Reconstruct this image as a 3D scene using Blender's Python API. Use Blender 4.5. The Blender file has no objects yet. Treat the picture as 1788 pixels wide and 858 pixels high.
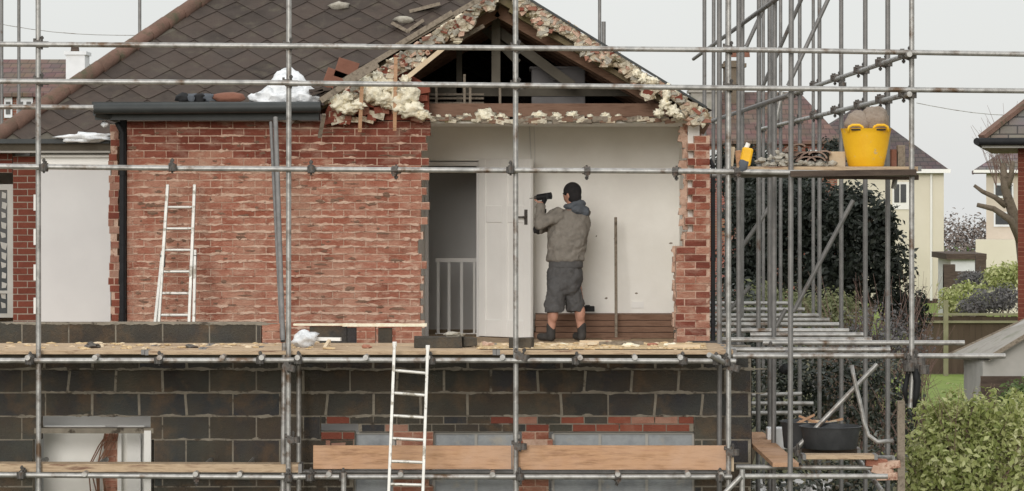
import bpy, bmesh, math, random
import numpy as np
from mathutils import Vector, Matrix, noise
random.seed(7); RNG = np.random.default_rng(11)
R = math.radians
SC = bpy.context.scene
COL = SC.collection
# ------------------------------------------------------------------ camera
F = 5460.0; CX, CY = 905.0, 325.0; EYE = 4.5
cd = bpy.data.cameras.new('camera'); cam = bpy.data.objects.new('camera', cd); COL.objects.link(cam)
cam.location = (0, 0, EYE); cam.rotation_euler = (R(90), 0, 0)
cd.sensor_width = 36; cd.sensor_fit = 'HORIZONTAL'; cd.lens = 36*F/1788
cd.shift_x = (894-CX)/1788; cd.shift_y = -(429-CY)/1788
cd.clip_start = 0.5; cd.clip_end = 3000
SC.camera = cam
# ------------------------------------------------------------------ sky and sun
W = bpy.data.worlds.new("World"); SC.world = W; W.use_nodes = True
nt = W.node_tree; nt.nodes.clear()
out = nt.nodes.new('ShaderNodeOutputWorld'); bg = nt.nodes.new('ShaderNodeBackground')
sky = nt.nodes.new('ShaderNodeTexSky'); sky.sky_type = 'NISHITA'; sky.sun_disc = False
SUN_EL, SUN_AZ = 14, 190      # azimuth clockwise from +Y
sky.sun_elevation = R(SUN_EL); sky.sun_rotation = R(SUN_AZ)
bg.inputs['Strength'].default_value = 0.1
tc = nt.nodes.new('ShaderNodeTexCoord'); sp = nt.nodes.new('ShaderNodeSeparateXYZ')
nt.links.new(tc.outputs['Generated'], sp.inputs[0])
mr = nt.nodes.new('ShaderNodeMapRange'); nt.links.new(sp.outputs['Z'], mr.inputs['Value'])
mr.inputs['From Min'].default_value = 0.0; mr.inputs['From Max'].default_value = 1.0
mr.inputs['To Min'].default_value = 6.85; mr.inputs['To Max'].default_value = 13.5
ns = nt.nodes.new('ShaderNodeTexNoise'); ns.inputs['Scale'].default_value = 3.0; ns.inputs['Detail'].default_value = 4
nt.links.new(tc.outputs['Generated'], ns.inputs['Vector'])
m2 = nt.nodes.new('ShaderNodeMapRange'); nt.links.new(ns.outputs['Fac'], m2.inputs['Value'])
m2.inputs['From Min'].default_value = .3; m2.inputs['From Max'].default_value = .7
m2.inputs['To Min'].default_value = .96; m2.inputs['To Max'].default_value = 1.04
mu = nt.nodes.new('ShaderNodeMath'); mu.operation = 'MULTIPLY'
nt.links.new(mr.outputs[0], mu.inputs[0]); nt.links.new(m2.outputs[0], mu.inputs[1])
vm = nt.nodes.new('ShaderNodeVectorMath'); vm.operation = 'SCALE'; vm.inputs[0].default_value = (0.985, 1.0, 0.995)
nt.links.new(mu.outputs[0], vm.inputs['Scale'])
mx = nt.nodes.new('ShaderNodeMix'); mx.data_type = 'RGBA'; mx.inputs[0].default_value = 0.93
nt.links.new(sky.outputs[0], mx.inputs[6]); nt.links.new(vm.outputs[0], mx.inputs[7])
nt.links.new(mx.outputs[2], bg.inputs['Color']); nt.links.new(bg.outputs[0], out.inputs[0])
sl = bpy.data.lights.new('sun', 'SUN'); sl.energy = 1.5; sl.angle = R(22); sl.color = (1, .965, .92)
so = bpy.data.objects.new('sun', sl); COL.objects.link(so)
dirv = Vector((math.sin(R(SUN_AZ))*math.cos(R(SUN_EL)), math.cos(R(SUN_AZ))*math.cos(R(SUN_EL)), math.sin(R(SUN_EL))))
so.rotation_euler = dirv.to_track_quat('Z', 'Y').to_euler(); so.location = (0, -10, 30)
SC.view_settings.view_transform = 'Standard'; SC.view_settings.look = 'None'
SC.view_settings.exposure = 0.17; SC.view_settings.gamma = 1.0; SC.view_settings.use_curve_mapping = False
SC.render.engine = 'CYCLES'
SC.cycles.max_bounces = 6; SC.cycles.diffuse_bounces = 4

# ------------------------------------------------------------------ helpers
def X(px, d): return (px-CX)*d/F
def Z(py, d): return EYE+(CY-py)*d/F
def P(px, py, d): return Vector((X(px, d), d, Z(py, d)))

def tag(o, label=None, cat=None, group=None, kind=None):
    if label: o['label'] = label
    if cat: o['category'] = cat
    if group: o['group'] = group
    if kind: o['kind'] = kind
    return o
def empty(name, loc, label, cat, group=None):
    o = bpy.data.objects.new(name, None); COL.objects.link(o); o.location = loc
    o.empty_display_size = .1
    return tag(o, label, cat, group)
def wloc(o):
    v = Vector((0, 0, 0))
    while o is not None:
        v = v+o.location; o = o.parent
    return v

class MB:
    def __init__(s): s.v = []; s.f = []; s.m = []
    def add(s, vs, fs, mi=0):
        b = len(s.v); s.v += [Vector(v) for v in vs]; s.f += [tuple(i+b for i in f) for f in fs]; s.m += [mi]*len(fs)
        return s
    def box(s, x0, x1, y0, y1, z0, z1, mi=0, j=0):
        if x0 > x1: x0, x1 = x1, x0
        if y0 > y1: y0, y1 = y1, y0
        if z0 > z1: z0, z1 = z1, z0
        vs = [Vector((x, y, z)) for x in (x0, x1) for y in (y0, y1) for z in (z0, z1)]
        if j: vs = [v+Vector((random.uniform(-j, j), random.uniform(-j, j), random.uniform(-j, j))) for v in vs]
        return s.add(vs, [(0, 1, 3, 2), (4, 6, 7, 5), (0, 4, 5, 1), (2, 3, 7, 6), (0, 2, 6, 4), (1, 5, 7, 3)], mi)
    def obox(s, c, size, rot=None, mi=0, j=0):
        m = rot if rot is not None else Matrix.Identity(3)
        vs = []
        for x in (-.5, .5):
            for y in (-.5, .5):
                for z in (-.5, .5):
                    vs.append(Vector(c)+m@Vector((x*size[0]+random.uniform(-j, j), y*size[1]+random.uniform(-j, j), z*size[2]+random.uniform(-j, j))))
        return s.add(vs, [(0, 1, 3, 2), (4, 6, 7, 5), (0, 4, 5, 1), (2, 3, 7, 6), (0, 2, 6, 4), (1, 5, 7, 3)], mi)
    def beam(s, p0, p1, w, h, mi=0, up=(0, 0, 1)):
        p0 = Vector(p0); p1 = Vector(p1); d = (p1-p0); L = d.length; d.normalize()
        u = Vector(up); sd = d.cross(u)
        if sd.length < 1e-4: sd = d.cross(Vector((0, 1, 0)))
        sd.normalize(); u = sd.cross(d)
        m = Matrix((sd, d, u)).transposed()
        return s.obox((p0+p1)/2, (w, L, h), m, mi)
    def tube(s, p0, p1, r, r1=None, n=12, mi=0, cap=True, hollow=False):
        p0 = Vector(p0); p1 = Vector(p1); r1 = r if r1 is None else r1
        d = (p1-p0).normalized(); a = d.orthogonal().normalized(); b = d.cross(a)
        vs = [];
        for p, q in ((p0, r), (p1, r1)):
            for i in range(n):
                t = 2*math.pi*i/n; vs.append(p+(a*math.cos(t)+b*math.sin(t))*q)
        fs = [(i, (i+1) % n, n+(i+1) % n, n+i) for i in range(n)]
        if cap: fs += [tuple(reversed(range(n))), tuple(range(n, 2*n))]
        return s.add(vs, fs, mi)
    def path(s, pts, r, n=8, mi=0):
        pts = [Vector(p) for p in pts]; rr = r if isinstance(r, (list, tuple)) else [r]*len(pts)
        vs = []; a = None
        for i, p in enumerate(pts):
            d = (pts[min(i+1, len(pts)-1)]-pts[max(i-1, 0)]).normalized()
            a = d.orthogonal().normalized() if a is None else (a-d*a.dot(d)).normalized()
            b = d.cross(a)
            for k in range(n):
                t = 2*math.pi*k/n; vs.append(p+(a*math.cos(t)+b*math.sin(t))*rr[i])
        fs = []
        for i in range(len(pts)-1):
            for k in range(n):
                fs.append((i*n+k, i*n+(k+1) % n, (i+1)*n+(k+1) % n, (i+1)*n+k))
        fs += [tuple(reversed(range(n))), tuple(range((len(pts)-1)*n, len(pts)*n))]
        return s.add(vs, fs, mi)
    def prism(s, poly, y0, y1, mi=0):      # poly of (x,z) extruded in y
        n = len(poly); vs = [Vector((x, y0, z)) for x, z in poly]+[Vector((x, y1, z)) for x, z in poly]
        fs = [tuple(range(n)), tuple(reversed(range(n, 2*n)))]+[(i, i+n, (i+1) % n+n, (i+1) % n) for i in range(n)]
        return s.add(vs, fs, mi)
    def slab(s, quad, t, mi=0):            # quad: 4 pts, thickness vector below
        q = [Vector(p) for p in quad]; t = Vector(t)
        return s.add(q+[p-t for p in q], [(0, 1, 2, 3), (7, 6, 5, 4), (0, 4, 5, 1), (1, 5, 6, 2), (2, 6, 7, 3), (3, 7, 4, 0)], mi)
    def lump(s, c, r, sub=2, amp=.35, fr=2.2, mi=0, seed=None):
        bm = bmesh.new(); bmesh.ops.create_icosphere(bm, subdivisions=sub, radius=1)
        o = Vector((random.uniform(0, 90),)*3) if seed is None else Vector((seed, seed*2, 3))
        rr = r if isinstance(r, (tuple, list, Vector)) else (r, r, r)
        vs = []
        for v in bm.verts:
            q = v.co*(1+amp*noise.noise(v.co*fr+o)*1.6+amp*.5*noise.noise(v.co*fr*2.7+o))
            vs.append(Vector(c)+Vector((q.x*rr[0], q.y*rr[1], q.z*rr[2])))
        fs = [tuple(v.index for v in f.verts) for f in bm.faces]; bm.free()
        return s.add(vs, fs, mi)
    def lathe(s, c, prof, n=24, mi=0, sx=1, sy=1):
        c = Vector(c); vs = []
        for r, z in prof:
            for i in range(n):
                t = 2*math.pi*i/n; vs.append(c+Vector((r*sx*math.cos(t), r*sy*math.sin(t), z)))
        fs = [(k*n+i, k*n+(i+1) % n, (k+1)*n+(i+1) % n, (k+1)*n+i) for k in range(len(prof)-1) for i in range(n)]
        fs += [tuple(reversed(range(n))), tuple(range((len(prof)-1)*n, len(prof)*n))]
        return s.add(vs, fs, mi)
    def build(s, name, mats, parent=None, smooth=False, origin=None, bevel=0):
        me = bpy.data.meshes.new(name)
        if parent is not None: org = wloc(parent)
        elif origin is not None: org = Vector(origin)
        else:
            a = np.array([tuple(v) for v in s.v]); org = Vector(((a[:, 0].min()+a[:, 0].max())/2, (a[:, 1].min()+a[:, 1].max())/2, a[:, 2].min()))
        me.from_pydata([tuple(v-org) for v in s.v], [], s.f)
        if not isinstance(mats, (list, tuple)): mats = [mats]
        for m in mats: me.materials.append(m)
        me.polygons.foreach_set('material_index', s.m)
        if smooth: me.polygons.foreach_set('use_smooth', [True]*len(me.polygons))
        me.update()
        bm = bmesh.new(); bm.from_mesh(me); bmesh.ops.recalc_face_normals(bm, faces=bm.faces); bm.to_mesh(me); bm.free()
        o = bpy.data.objects.new(name, me); COL.objects.link(o)
        if parent is not None: o.parent = parent
        else: o.location = org
        if smooth == 'auto' or smooth == 2:
            me.set_sharp_from_angle(angle=R(40))
        if bevel:
            b = o.modifiers.new('b', 'BEVEL'); b.width = bevel; b.segments = 2; b.limit_method = 'ANGLE'
        return o

# ------------------------------------------------------------------ materials
def N(nt, t, **k):
    n = nt.nodes.new(t)
    for a, b in k.items():
        if a in n.inputs: n.inputs[a].default_value = b
        else: setattr(n, a, b)
    return n
def mat(name, cols, rough=.8, scale=6, metal=0, bump=.0, bscale=40, island=0.0, stretch=(1, 1, 1), detail=6, spots=None, spot_scale=8, spot_range=(.55, .62), spec=.3, trans=0, coords='Object', patch=None, patch_scale=.9, patch_amt=.6):
    """cols: list of 2-4 linear colours blended by noise; island: 0..1 share taken by a random value per piece."""
    m = bpy.data.materials.new(name); m.use_nodes = True; t = m.node_tree; b = t.nodes['Principled BSDF']
    b.inputs['Roughness'].default_value = rough; b.inputs['Metallic'].default_value = metal
    b.inputs['Specular IOR Level'].default_value = spec
    tc = t.nodes.new('ShaderNodeTexCoord'); mp = t.nodes.new('ShaderNodeMapping'); mp.inputs['Scale'].default_value = stretch
    t.links.new(tc.outputs[coords], mp.inputs['Vector'])
    n1 = N(t, 'ShaderNodeTexNoise', Scale=scale, Detail=detail, Roughness=.6); t.links.new(mp.outputs[0], n1.inputs['Vector'])
    cr = t.nodes.new('ShaderNodeValToRGB')
    while len(cr.color_ramp.elements) < len(cols): cr.color_ramp.elements.new(.5)
    for i, c in enumerate(cols):
        e = cr.color_ramp.elements[i]; e.position = .3+.4*i/max(1, len(cols)-1) if not island else i/max(1, len(cols)-1); e.color = (*c, 1)
    fac = n1.outputs['Fac']
    if island:
        g = t.nodes.new('ShaderNodeNewGeometry')
        mr = N(t, 'ShaderNodeMapRange'); mr.inputs['From Min'].default_value = .3; mr.inputs['From Max'].default_value = .7; t.links.new(fac, mr.inputs['Value'])
        mm = t.nodes.new('ShaderNodeMix'); mm.inputs[0].default_value = island
        t.links.new(mr.outputs[0], mm.inputs[2]); t.links.new(g.outputs['Random Per Island'], mm.inputs[3]); fac = mm.outputs[0]
    t.links.new(fac, cr.inputs[0]); col = cr.outputs[0]
    if spots:
        n3 = N(t, 'ShaderNodeTexNoise', Scale=spot_scale, Detail=8, Roughness=.65); t.links.new(mp.outputs[0], n3.inputs['Vector'])
        m3 = N(t, 'ShaderNodeMapRange'); m3.inputs['From Min'].default_value = spot_range[0]; m3.inputs['From Max'].default_value = spot_range[1]
        t.links.new(n3.outputs['Fac'], m3.inputs['Value'])
        mm = t.nodes.new('ShaderNodeMix'); mm.data_type = 'RGBA'; t.links.new(m3.outputs[0], mm.inputs[0]); t.links.new(col, mm.inputs[6]); mm.inputs[7].default_value = (*spots, 1)
        col = mm.outputs[2]
    if patch:
        n4 = N(t, 'ShaderNodeTexNoise', Scale=patch_scale, Detail=5, Roughness=.6); t.links.new(tc.outputs[coords], n4.inputs['Vector'])
        m4 = N(t, 'ShaderNodeMapRange'); m4.inputs['From Min'].default_value = .42; m4.inputs['From Max'].default_value = .66; m4.inputs['To Max'].default_value = patch_amt
        t.links.new(n4.outputs['Fac'], m4.inputs['Value'])
        mm4 = t.nodes.new('ShaderNodeMix'); mm4.data_type = 'RGBA'; t.links.new(m4.outputs[0], mm4.inputs[0]); t.links.new(col, mm4.inputs[6]); mm4.inputs[7].default_value = (*patch, 1)
        col = mm4.outputs[2]
    t.links.new(col, b.inputs['Base Color'])
    if bump:
        n2 = N(t, 'ShaderNodeTexNoise', Scale=bscale, Detail=8, Roughness=.65); t.links.new(mp.outputs[0], n2.inputs['Vector'])
        bp = N(t, 'ShaderNodeBump', Strength=bump, Distance=.02); t.links.new(n2.outputs['Fac'], bp.inputs['Height']); t.links.new(bp.outputs[0], b.inputs['Normal'])
    return m
M = {}
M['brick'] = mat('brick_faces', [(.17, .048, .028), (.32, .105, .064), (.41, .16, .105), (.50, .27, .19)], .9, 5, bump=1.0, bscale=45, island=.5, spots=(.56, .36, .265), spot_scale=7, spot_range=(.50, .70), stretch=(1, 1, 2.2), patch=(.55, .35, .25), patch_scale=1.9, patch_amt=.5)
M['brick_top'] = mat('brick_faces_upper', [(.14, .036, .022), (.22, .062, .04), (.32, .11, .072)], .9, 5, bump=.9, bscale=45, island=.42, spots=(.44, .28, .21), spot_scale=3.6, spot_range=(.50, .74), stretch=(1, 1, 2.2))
M['mortar'] = mat('pink_mortar', [(.44, .27, .195), (.60, .42, .32), (.50, .33, .24)], .95, 8, bump=.6, bscale=60, spots=(.26, .12, .08), spot_scale=9, spot_range=(.55, .64))
M['mortar_d'] = mat('brown_mortar', [(.33, .17, .11), (.22, .09, .06)], .95, 8, bump=.6, bscale=60)
M['dark_brick'] = mat('dark_brick', [(.11, .028, .018), (.17, .048, .03), (.13, .035, .022)], .9, 12, bump=.4, bscale=50, island=.6)
M['mortar_g'] = mat('grey_mortar', [(.30, .25, .20), (.40, .34, .28)], .95, 10, bump=.4)
M['block'] = mat('dense_concrete_block', [(.026, .026, .030), (.070, .056, .042), (.044, .044, .050), (.085, .066, .048), (.036, .040, .040)], .92, 3, bump=1.0, bscale=50, island=.75, spots=(.15, .095, .055), spot_scale=2.6, spot_range=(.50, .70), patch=(.10, .105, .085), patch_scale=1.1, patch_amt=.55)
M['block_mortar'] = mat('block_mortar', [(.20, .175, .14), (.31, .275, .22)], .95, 10, bump=.5, spots=(.08, .065, .05), spot_scale=5)
M['red_frag'] = mat('red_brick_fragments', [(.15, .04, .028), (.26, .08, .05), (.42, .27, .20)], .9, 6, bump=.6, bscale=50, island=.75)
M['rubble'] = mat('broken_masonry', [(.22, .10, .06), (.52, .43, .31), (.66, .60, .48), (.24, .19, .12)], .95, 9, bump=1.0, bscale=35, spots=(.14, .11, .05), spot_scale=6, spot_range=(.55, .63))
M['foam'] = mat('cream_foam', [(.80, .72, .52), (.88, .82, .66), (.74, .62, .42)], .85, 8, bump=.9, bscale=25)
M['slate'] = mat('brown_slates', [(.030, .023, .019), (.052, .040, .033), (.072, .053, .043), (.042, .033, .027)], .9, 4.5, bump=.35, bscale=60, island=.55, spots=(.095, .08, .058), spot_scale=5, spot_range=(.54, .72), patch=(.075, .06, .052), patch_scale=1.5, patch_amt=.5)
M['ridge'] = mat('ridge_tile_clay', [(.11, .07, .052), (.17, .10, .075), (.22, .14, .11)], .9, 6, bump=.6, island=.5, spots=(.09, .08, .05), spot_scale=5, spot_range=(.52, .66))
M['under'] = mat('roof_boarding', [(.12, .095, .06), (.20, .16, .10), (.16, .14, .06)], .9, 5, bump=.4)
M['timber'] = mat('pale_board_timber', [(.36, .20, .105), (.52, .31, .18), (.44, .25, .15)], .85, 3.5, bump=.35, bscale=30, stretch=(1, 6, 9), spots=(.22, .12, .065), spot_scale=2.6, spot_range=(.52, .72), patch=(.56, .37, .26), patch_scale=1.6, patch_amt=.7)
M['board'] = mat('scaffold_board_timber', [(.36, .255, .16), (.52, .39, .26), (.27, .18, .115)], .88, 4, bump=.35, bscale=30, stretch=(1, 5, 8), spots=(.17, .09, .06), spot_scale=3, spot_range=(.55, .7))
M['old_board'] = mat('old_wet_board', [(.05, .035, .028), (.11, .08, .06)], .85, 4, bump=.4, stretch=(1, 4, 6))
M['grey_wood'] = mat('weathered_timber', [(.15, .12, .09), (.27, .225, .175), (.10, .08, .06)], .9, 5, bump=.4, stretch=(3, 3, 3))
M['brown_wood'] = mat('brown_joist', [(.13, .07, .045), (.21, .125, .085), (.16, .09, .06)], .85, 4, bump=.3, stretch=(1, 1, 9))
M['pale_wood'] = mat('pale_batten', [(.55, .42, .28), (.68, .56, .4)], .85, 5, bump=.2)
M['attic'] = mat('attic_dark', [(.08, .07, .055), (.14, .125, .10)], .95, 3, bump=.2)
M['tank'] = mat('attic_tank', [(.12, .115, .115), (.18, .17, .17)], .7, 3)
M['galv'] = mat('galvanised_tube', [(.23, .225, .215), (.40, .39, .37), (.17, .155, .14)], .45, 6, metal=.5, bump=.08, spots=(.12, .075, .045), spot_scale=3.5, spot_range=(.54, .66), spec=.5)
M['galv_d'] = mat('dull_tube', [(.16, .155, .15), (.24, .23, .22)], .55, 9, metal=.4, spots=(.12, .08, .06), spot_scale=5, spot_range=(.6, .72))
M['coupler'] = mat('coupler_steel', [(.06, .055, .05), (.13, .12, .11), (.10, .06, .04)], .6, 20, metal=.5, bump=.3)
M['alu'] = mat('ladder_aluminium', [(.56, .54, .50), (.68, .66, .61)], .45, 10, metal=.35, spots=(.30, .27, .22), spot_scale=9, bump=.1, spec=.5)
M['white'] = mat('white_paint', [(.78, .765, .73), (.84, .825, .79)], .55, 3, bump=.05)
M['plaster'] = mat('white_plaster', [(.80, .78, .725), (.87, .85, .80), (.84, .82, .77)], .9, .9, bump=.12, bscale=15, spots=(.84, .82, .78), spot_scale=1.1, spot_range=(.55, .7), patch=(.66, .62, .55), patch_scale=2.2, patch_amt=.22)
M['board_w'] = mat('white_sheeting', [(.56, .55, .545), (.62, .61, .60)], .6, 1.2, bump=.03)
M['hall'] = mat('hall_wall', [(.66, .65, .63), (.72, .71, .69)], .9, 2)
M['black'] = mat('black_plastic', [(.009, .009, .010), (.018, .018, .019)], .65, 6, spec=.25)
M['gutter'] = mat('dark_fascia', [(.018, .021, .021), (.032, .036, .035)], .6, 4, bump=.1, spec=.5)
M['rubber'] = mat('black_rubber', [(.028, .03, .033), (.05, .052, .055)], .6, 8, bump=.2, spec=.5)
M['yellow'] = mat('yellow_tub_plastic', [(.80, .42, .012), (.86, .50, .02)], .5, 5, bump=.15, spec=.4, spots=(.55, .40, .20), spot_scale=7, spot_range=(.60, .68))
M['sheet'] = mat('clear_plastic_sheet', [(.62, .64, .66), (.80, .81, .82), (.45, .47, .48)], .3, 10, bump=.8, bscale=18, spec=.6)
M['sack'] = mat('sack_cloth', [(.24, .19, .15), (.33, .27, .22), (.28, .22, .17)], .95, 14, bump=.6, bscale=30)
M['glassy'] = mat('window_sheeting', [(.16, .175, .19), (.30, .32, .335), (.20, .21, .215)], .35, 3, spec=.5, spots=(.36, .33, .28), spot_scale=4, spot_range=(.56, .7), bump=.1)
M['glass'] = mat('dark_glass', [(.04, .045, .05), (.07, .075, .08)], .08, 2, spec=.7)
M['clay'] = mat('clay_tiles', [(.17, .075, .05), (.24, .11, .075)], .9, 8, island=.3, bump=.3)
M['tile_pile'] = mat('tile_stack_clay', [(.12, .085, .07), (.24, .165, .13), (.34, .26, .2)], .9, 14, island=.6, bump=.3)
M['rub_g'] = mat('grey_rubble', [(.28, .26, .22), (.42, .39, .33), (.2, .18, .14)], .95, 14, bump=.5, island=.5)
M['sand'] = mat('sawdust_and_sand', [(.50, .36, .20), (.66, .50, .30)], 1, 20, bump=.6)
M['lichen_dark'] = mat('soffit', [(.35, .34, .31), (.45, .43, .4)], .7, 3)
M['skin'] = mat('skin', [(.44, .22, .15), (.52, .28, .2)], .6, 12, spec=.4)
M['jacket'] = mat('tan_grey_jacket', [(.175, .155, .13), (.235, .21, .18), (.15, .135, .115)], .95, 7, bump=.6, bscale=22, spots=(.33, .30, .26), spot_scale=6, spot_range=(.58, .75))
M['hoodc'] = mat('grey_hood', [(.085, .095, .11), (.12, .13, .145)], .95, 12, bump=.4, bscale=40)
M['shorts'] = mat('grey_shorts', [(.060, .058, .058), (.10, .096, .094), (.07, .068, .068)], .95, 7, bump=.6, bscale=22, spots=(.16, .15, .14), spot_scale=7, spot_range=(.58, .75))
M['cap'] = mat('dark_cap', [(.012, .011, .012), (.03, .027, .027)], .9, 12, bump=.3)
M['shoe'] = mat('work_shoe', [(.03, .027, .025), (.06, .055, .05)], .7, 12)
M['bark'] = mat('bark', [(.09, .07, .05), (.17, .135, .10), (.12, .10, .07)], .95, 10, bump=.6, bscale=30)
M['hazed_twig'] = mat('haze_toned_bare_trees', [(.13, .105, .09), (.20, .165, .145), (.26, .215, .19)], 1, 3, island=.4)  # distance haze is mixed into this paler, greyer bark colour
M['twig'] = mat('red_brown_twigs', [(.16, .10, .085), (.25, .17, .14)], .95, 20, island=.6)
def leafmat(name, cols, rough=.5, spec=.4):
    m = mat(name, cols, rough, .8, island=.65, spec=spec)
    t = m.node_tree; b = t.nodes['Principled BSDF']; o = t.nodes['Material Output']
    tr = t.nodes.new('ShaderNodeBsdfTranslucent'); ms = t.nodes.new('ShaderNodeMixShader'); ms.inputs[0].default_value = .38
    t.links.new(b.inputs['Base Color'].links[0].from_socket, tr.inputs['Color'])
    t.links.new(b.outputs[0], ms.inputs[1]); t.links.new(tr.outputs[0], ms.inputs[2]); t.links.new(ms.outputs[0], o.inputs['Surface'])
    return m
M['leaf_dark'] = leafmat('evergreen_leaves', [(.010, .013, .010), (.022, .028, .021), (.035, .043, .033), (.06, .07, .055)], .45)
M['leaf_mid'] = leafmat('laurel_leaves', [(.012, .016, .012), (.025, .032, .022), (.05, .06, .04), (.30, .32, .27)], .3, .6)  # palest tone puts the shiny leaf highlights into the colour
M['leaf_bright'] = leafmat('spring_leaves', [(.14, .18, .045), (.33, .37, .12), (.54, .56, .26), (.80, .76, .56)], .5)
M['leaf_deep'] = leafmat('deeper_green_leaves', [(.07, .11, .035), (.15, .21, .07), (.25, .32, .14)], .5)
M['leaf_pale'] = leafmat('pale_yellowish_leaves', [(.13, .15, .065), (.24, .26, .13), (.33, .34, .2)], .6)
M['leaf_grey'] = leafmat('grey_purple_leaves', [(.10, .10, .09), (.17, .16, .16), (.24, .23, .22)], .6)
M['grass'] = mat('grass_green', [(.11, .16, .03), (.20, .26, .06), (.15, .20, .05)], .95, 1.5, bump=.6, bscale=20)
M['ground'] = mat('garden_soil', [(.07, .055, .04), (.11, .10, .05), (.09, .10, .04)], .95, .4, bump=.3)
M['cream'] = mat('cream_render', [(.63, .58, .47), (.71, .66, .55)], .85, .4, bump=.05)
M['render_w'] = mat('white_render', [(.68, .69, .70), (.78, .79, .8)], .8, 3)
M['beige'] = mat('beige_render', [(.50, .43, .35), (.60, .53, .45)], .85, 1)
M['wire'] = mat('wire', [(.10, .10, .10), (.12, .12, .12)], .6)
M['copper'] = mat('brown_cable', [(.14, .07, .04), (.25, .13, .08)], .6)
M['felt'] = mat('grey_roof_felt', [(.26, .24, .21), (.36, .335, .30), (.22, .22, .17)], .9, 3, bump=.3)
M['fence'] = mat('fence_boards', [(.075, .052, .036), (.12, .085, .06)], .9, 2, bump=.3, stretch=(4, 4, .6), island=.4)
M['rail_w'] = mat('mossy_rail', [(.22, .21, .12), (.30, .28, .18)], .9, 3)
def tilemat(name, c1, c2, cm, bw=.25, rh=.12):
    m = bpy.data.materials.new(name); m.use_nodes = True; t = m.node_tree; b = t.nodes['Principled BSDF']; b.inputs['Roughness'].default_value = .9
    uv = t.nodes.new('ShaderNodeTexCoord'); mp = t.nodes.new('ShaderNodeMapping'); t.links.new(uv.outputs['Object'], mp.inputs[0]); mp.inputs['Rotation'].default_value = (R(90), 0, 0)
    br = t.nodes.new('ShaderNodeTexBrick'); t.links.new(mp.outputs[0], br.inputs['Vector'])
    br.inputs['Scale'].default_value = 1; br.inputs['Brick Width'].default_value = bw; br.inputs['Row Height'].default_value = rh; br.inputs['Mortar Size'].default_value = .012
    br.inputs['Color1'].default_value = (*c1, 1); br.inputs['Color2'].default_value = (*c2, 1); br.inputs['Mortar'].default_value = (*cm, 1)
    nz = N(t, 'ShaderNodeTexNoise', Scale=1.3, Detail=6); t.links.new(uv.outputs['Object'], nz.inputs['Vector'])
    mm = t.nodes.new('ShaderNodeMix'); mm.data_type = 'RGBA'; mm.blend_type = 'MULTIPLY'; mm.inputs[0].default_value = .6
    t.links.new(br.outputs['Color'], mm.inputs[6]); t.links.new(nz.outputs['Color'], mm.inputs[7])
    t.links.new(mm.outputs[2], b.inputs['Base Color'])
    bp = N(t, 'ShaderNodeBump', Strength=.5, Distance=.02); t.links.new(br.outputs['Fac'], bp.inputs['Height']); bp.invert = True; t.links.new(bp.outputs[0], b.inputs['Normal'])
    return m
M['tiles_red'] = tilemat('far_roof_tiles_red', (.23, .145, .115), (.165, .10, .08), (.09, .06, .05), .3, .16)
M['tiles_brown'] = tilemat('far_roof_tiles_brown', (.135, .10, .09), (.10, .075, .07), (.05, .04, .04), .3, .16)
M['tiles_grey'] = tilemat('near_roof_tiles_grey', (.26, .22, .19), (.18, .15, .13), (.07, .06, .055), .28, .14)
M['brick_far'] = tilemat('far_brickwork', (.36, .13, .085), (.27, .09, .06), (.35, .25, .2), .225, .075)

# ------------------------------------------------------------------ ground
gp = [(-300, 0), (150, 0), (220, -2.2), (300, -6), (600, -14), (1500, -46)]
g = MB().add([(x, y, z) for y, z in gp for x in (-900, 900)], [(2*i, 2*i+1, 2*i+3, 2*i+2) for i in range(5)]).build('ground', M['ground'], origin=(0, 0, 0)); tag(g, kind='structure')
g = MB().add([(7.2, 56, .004), (30, 56, .004), (30, 74.6, .004), (7.2, 74.6, .004)], [(0, 1, 2, 3)]).build('lawn', M['grass'], origin=(15, 65, .004)); tag(g, kind='structure')
g = MB().add([(10, 92, .004), (70, 92, .004), (80, 148, .004), (10, 148, .004)], [(0, 1, 2, 3)]).build('field', M['grass'], origin=(30, 200, .004)); tag(g, kind='structure')

# ------------------------------------------------------------------ brickwork
def masonry(mb, xs, z0, nc, d, L=.225, H=.075, m=.011, t=.1, mi=0, mm=1, off=0, jit=.003, drop=0, back=.007, mv=None):
    mv = m if mv is None else mv
    """xs(k, zmid) -> list of (xa, xb) intervals of course k; fronts at depth d, wall thickness t."""
    for k in range(nc):
        za = z0+k*H
        for xa, xb in xs(k, za+H/2):
            if xb-xa < .03: continue
            mb.box(xa+.004, xb-.004, d+back, d+t, za, za+H+.0005, mm)
            st = (off+(L/2 if k % 2 else 0)) % L
            i = math.floor((xa-st)/L); x = st+i*L
            while x < xb:
                a, b = max(x, xa), min(x+L, xb)
                if b-a > .045 and random.random() >= drop:
                    dj = random.uniform(-jit, jit)
                    miu = mi if not callable(mi) else mi((a+b)/2, za)
                    mb.box(a+mv/2, b-mv/2, d+dj, d+t-.004, za+m*.4, za+H-m*.6, miu, j=.0018)
                x += L

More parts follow.
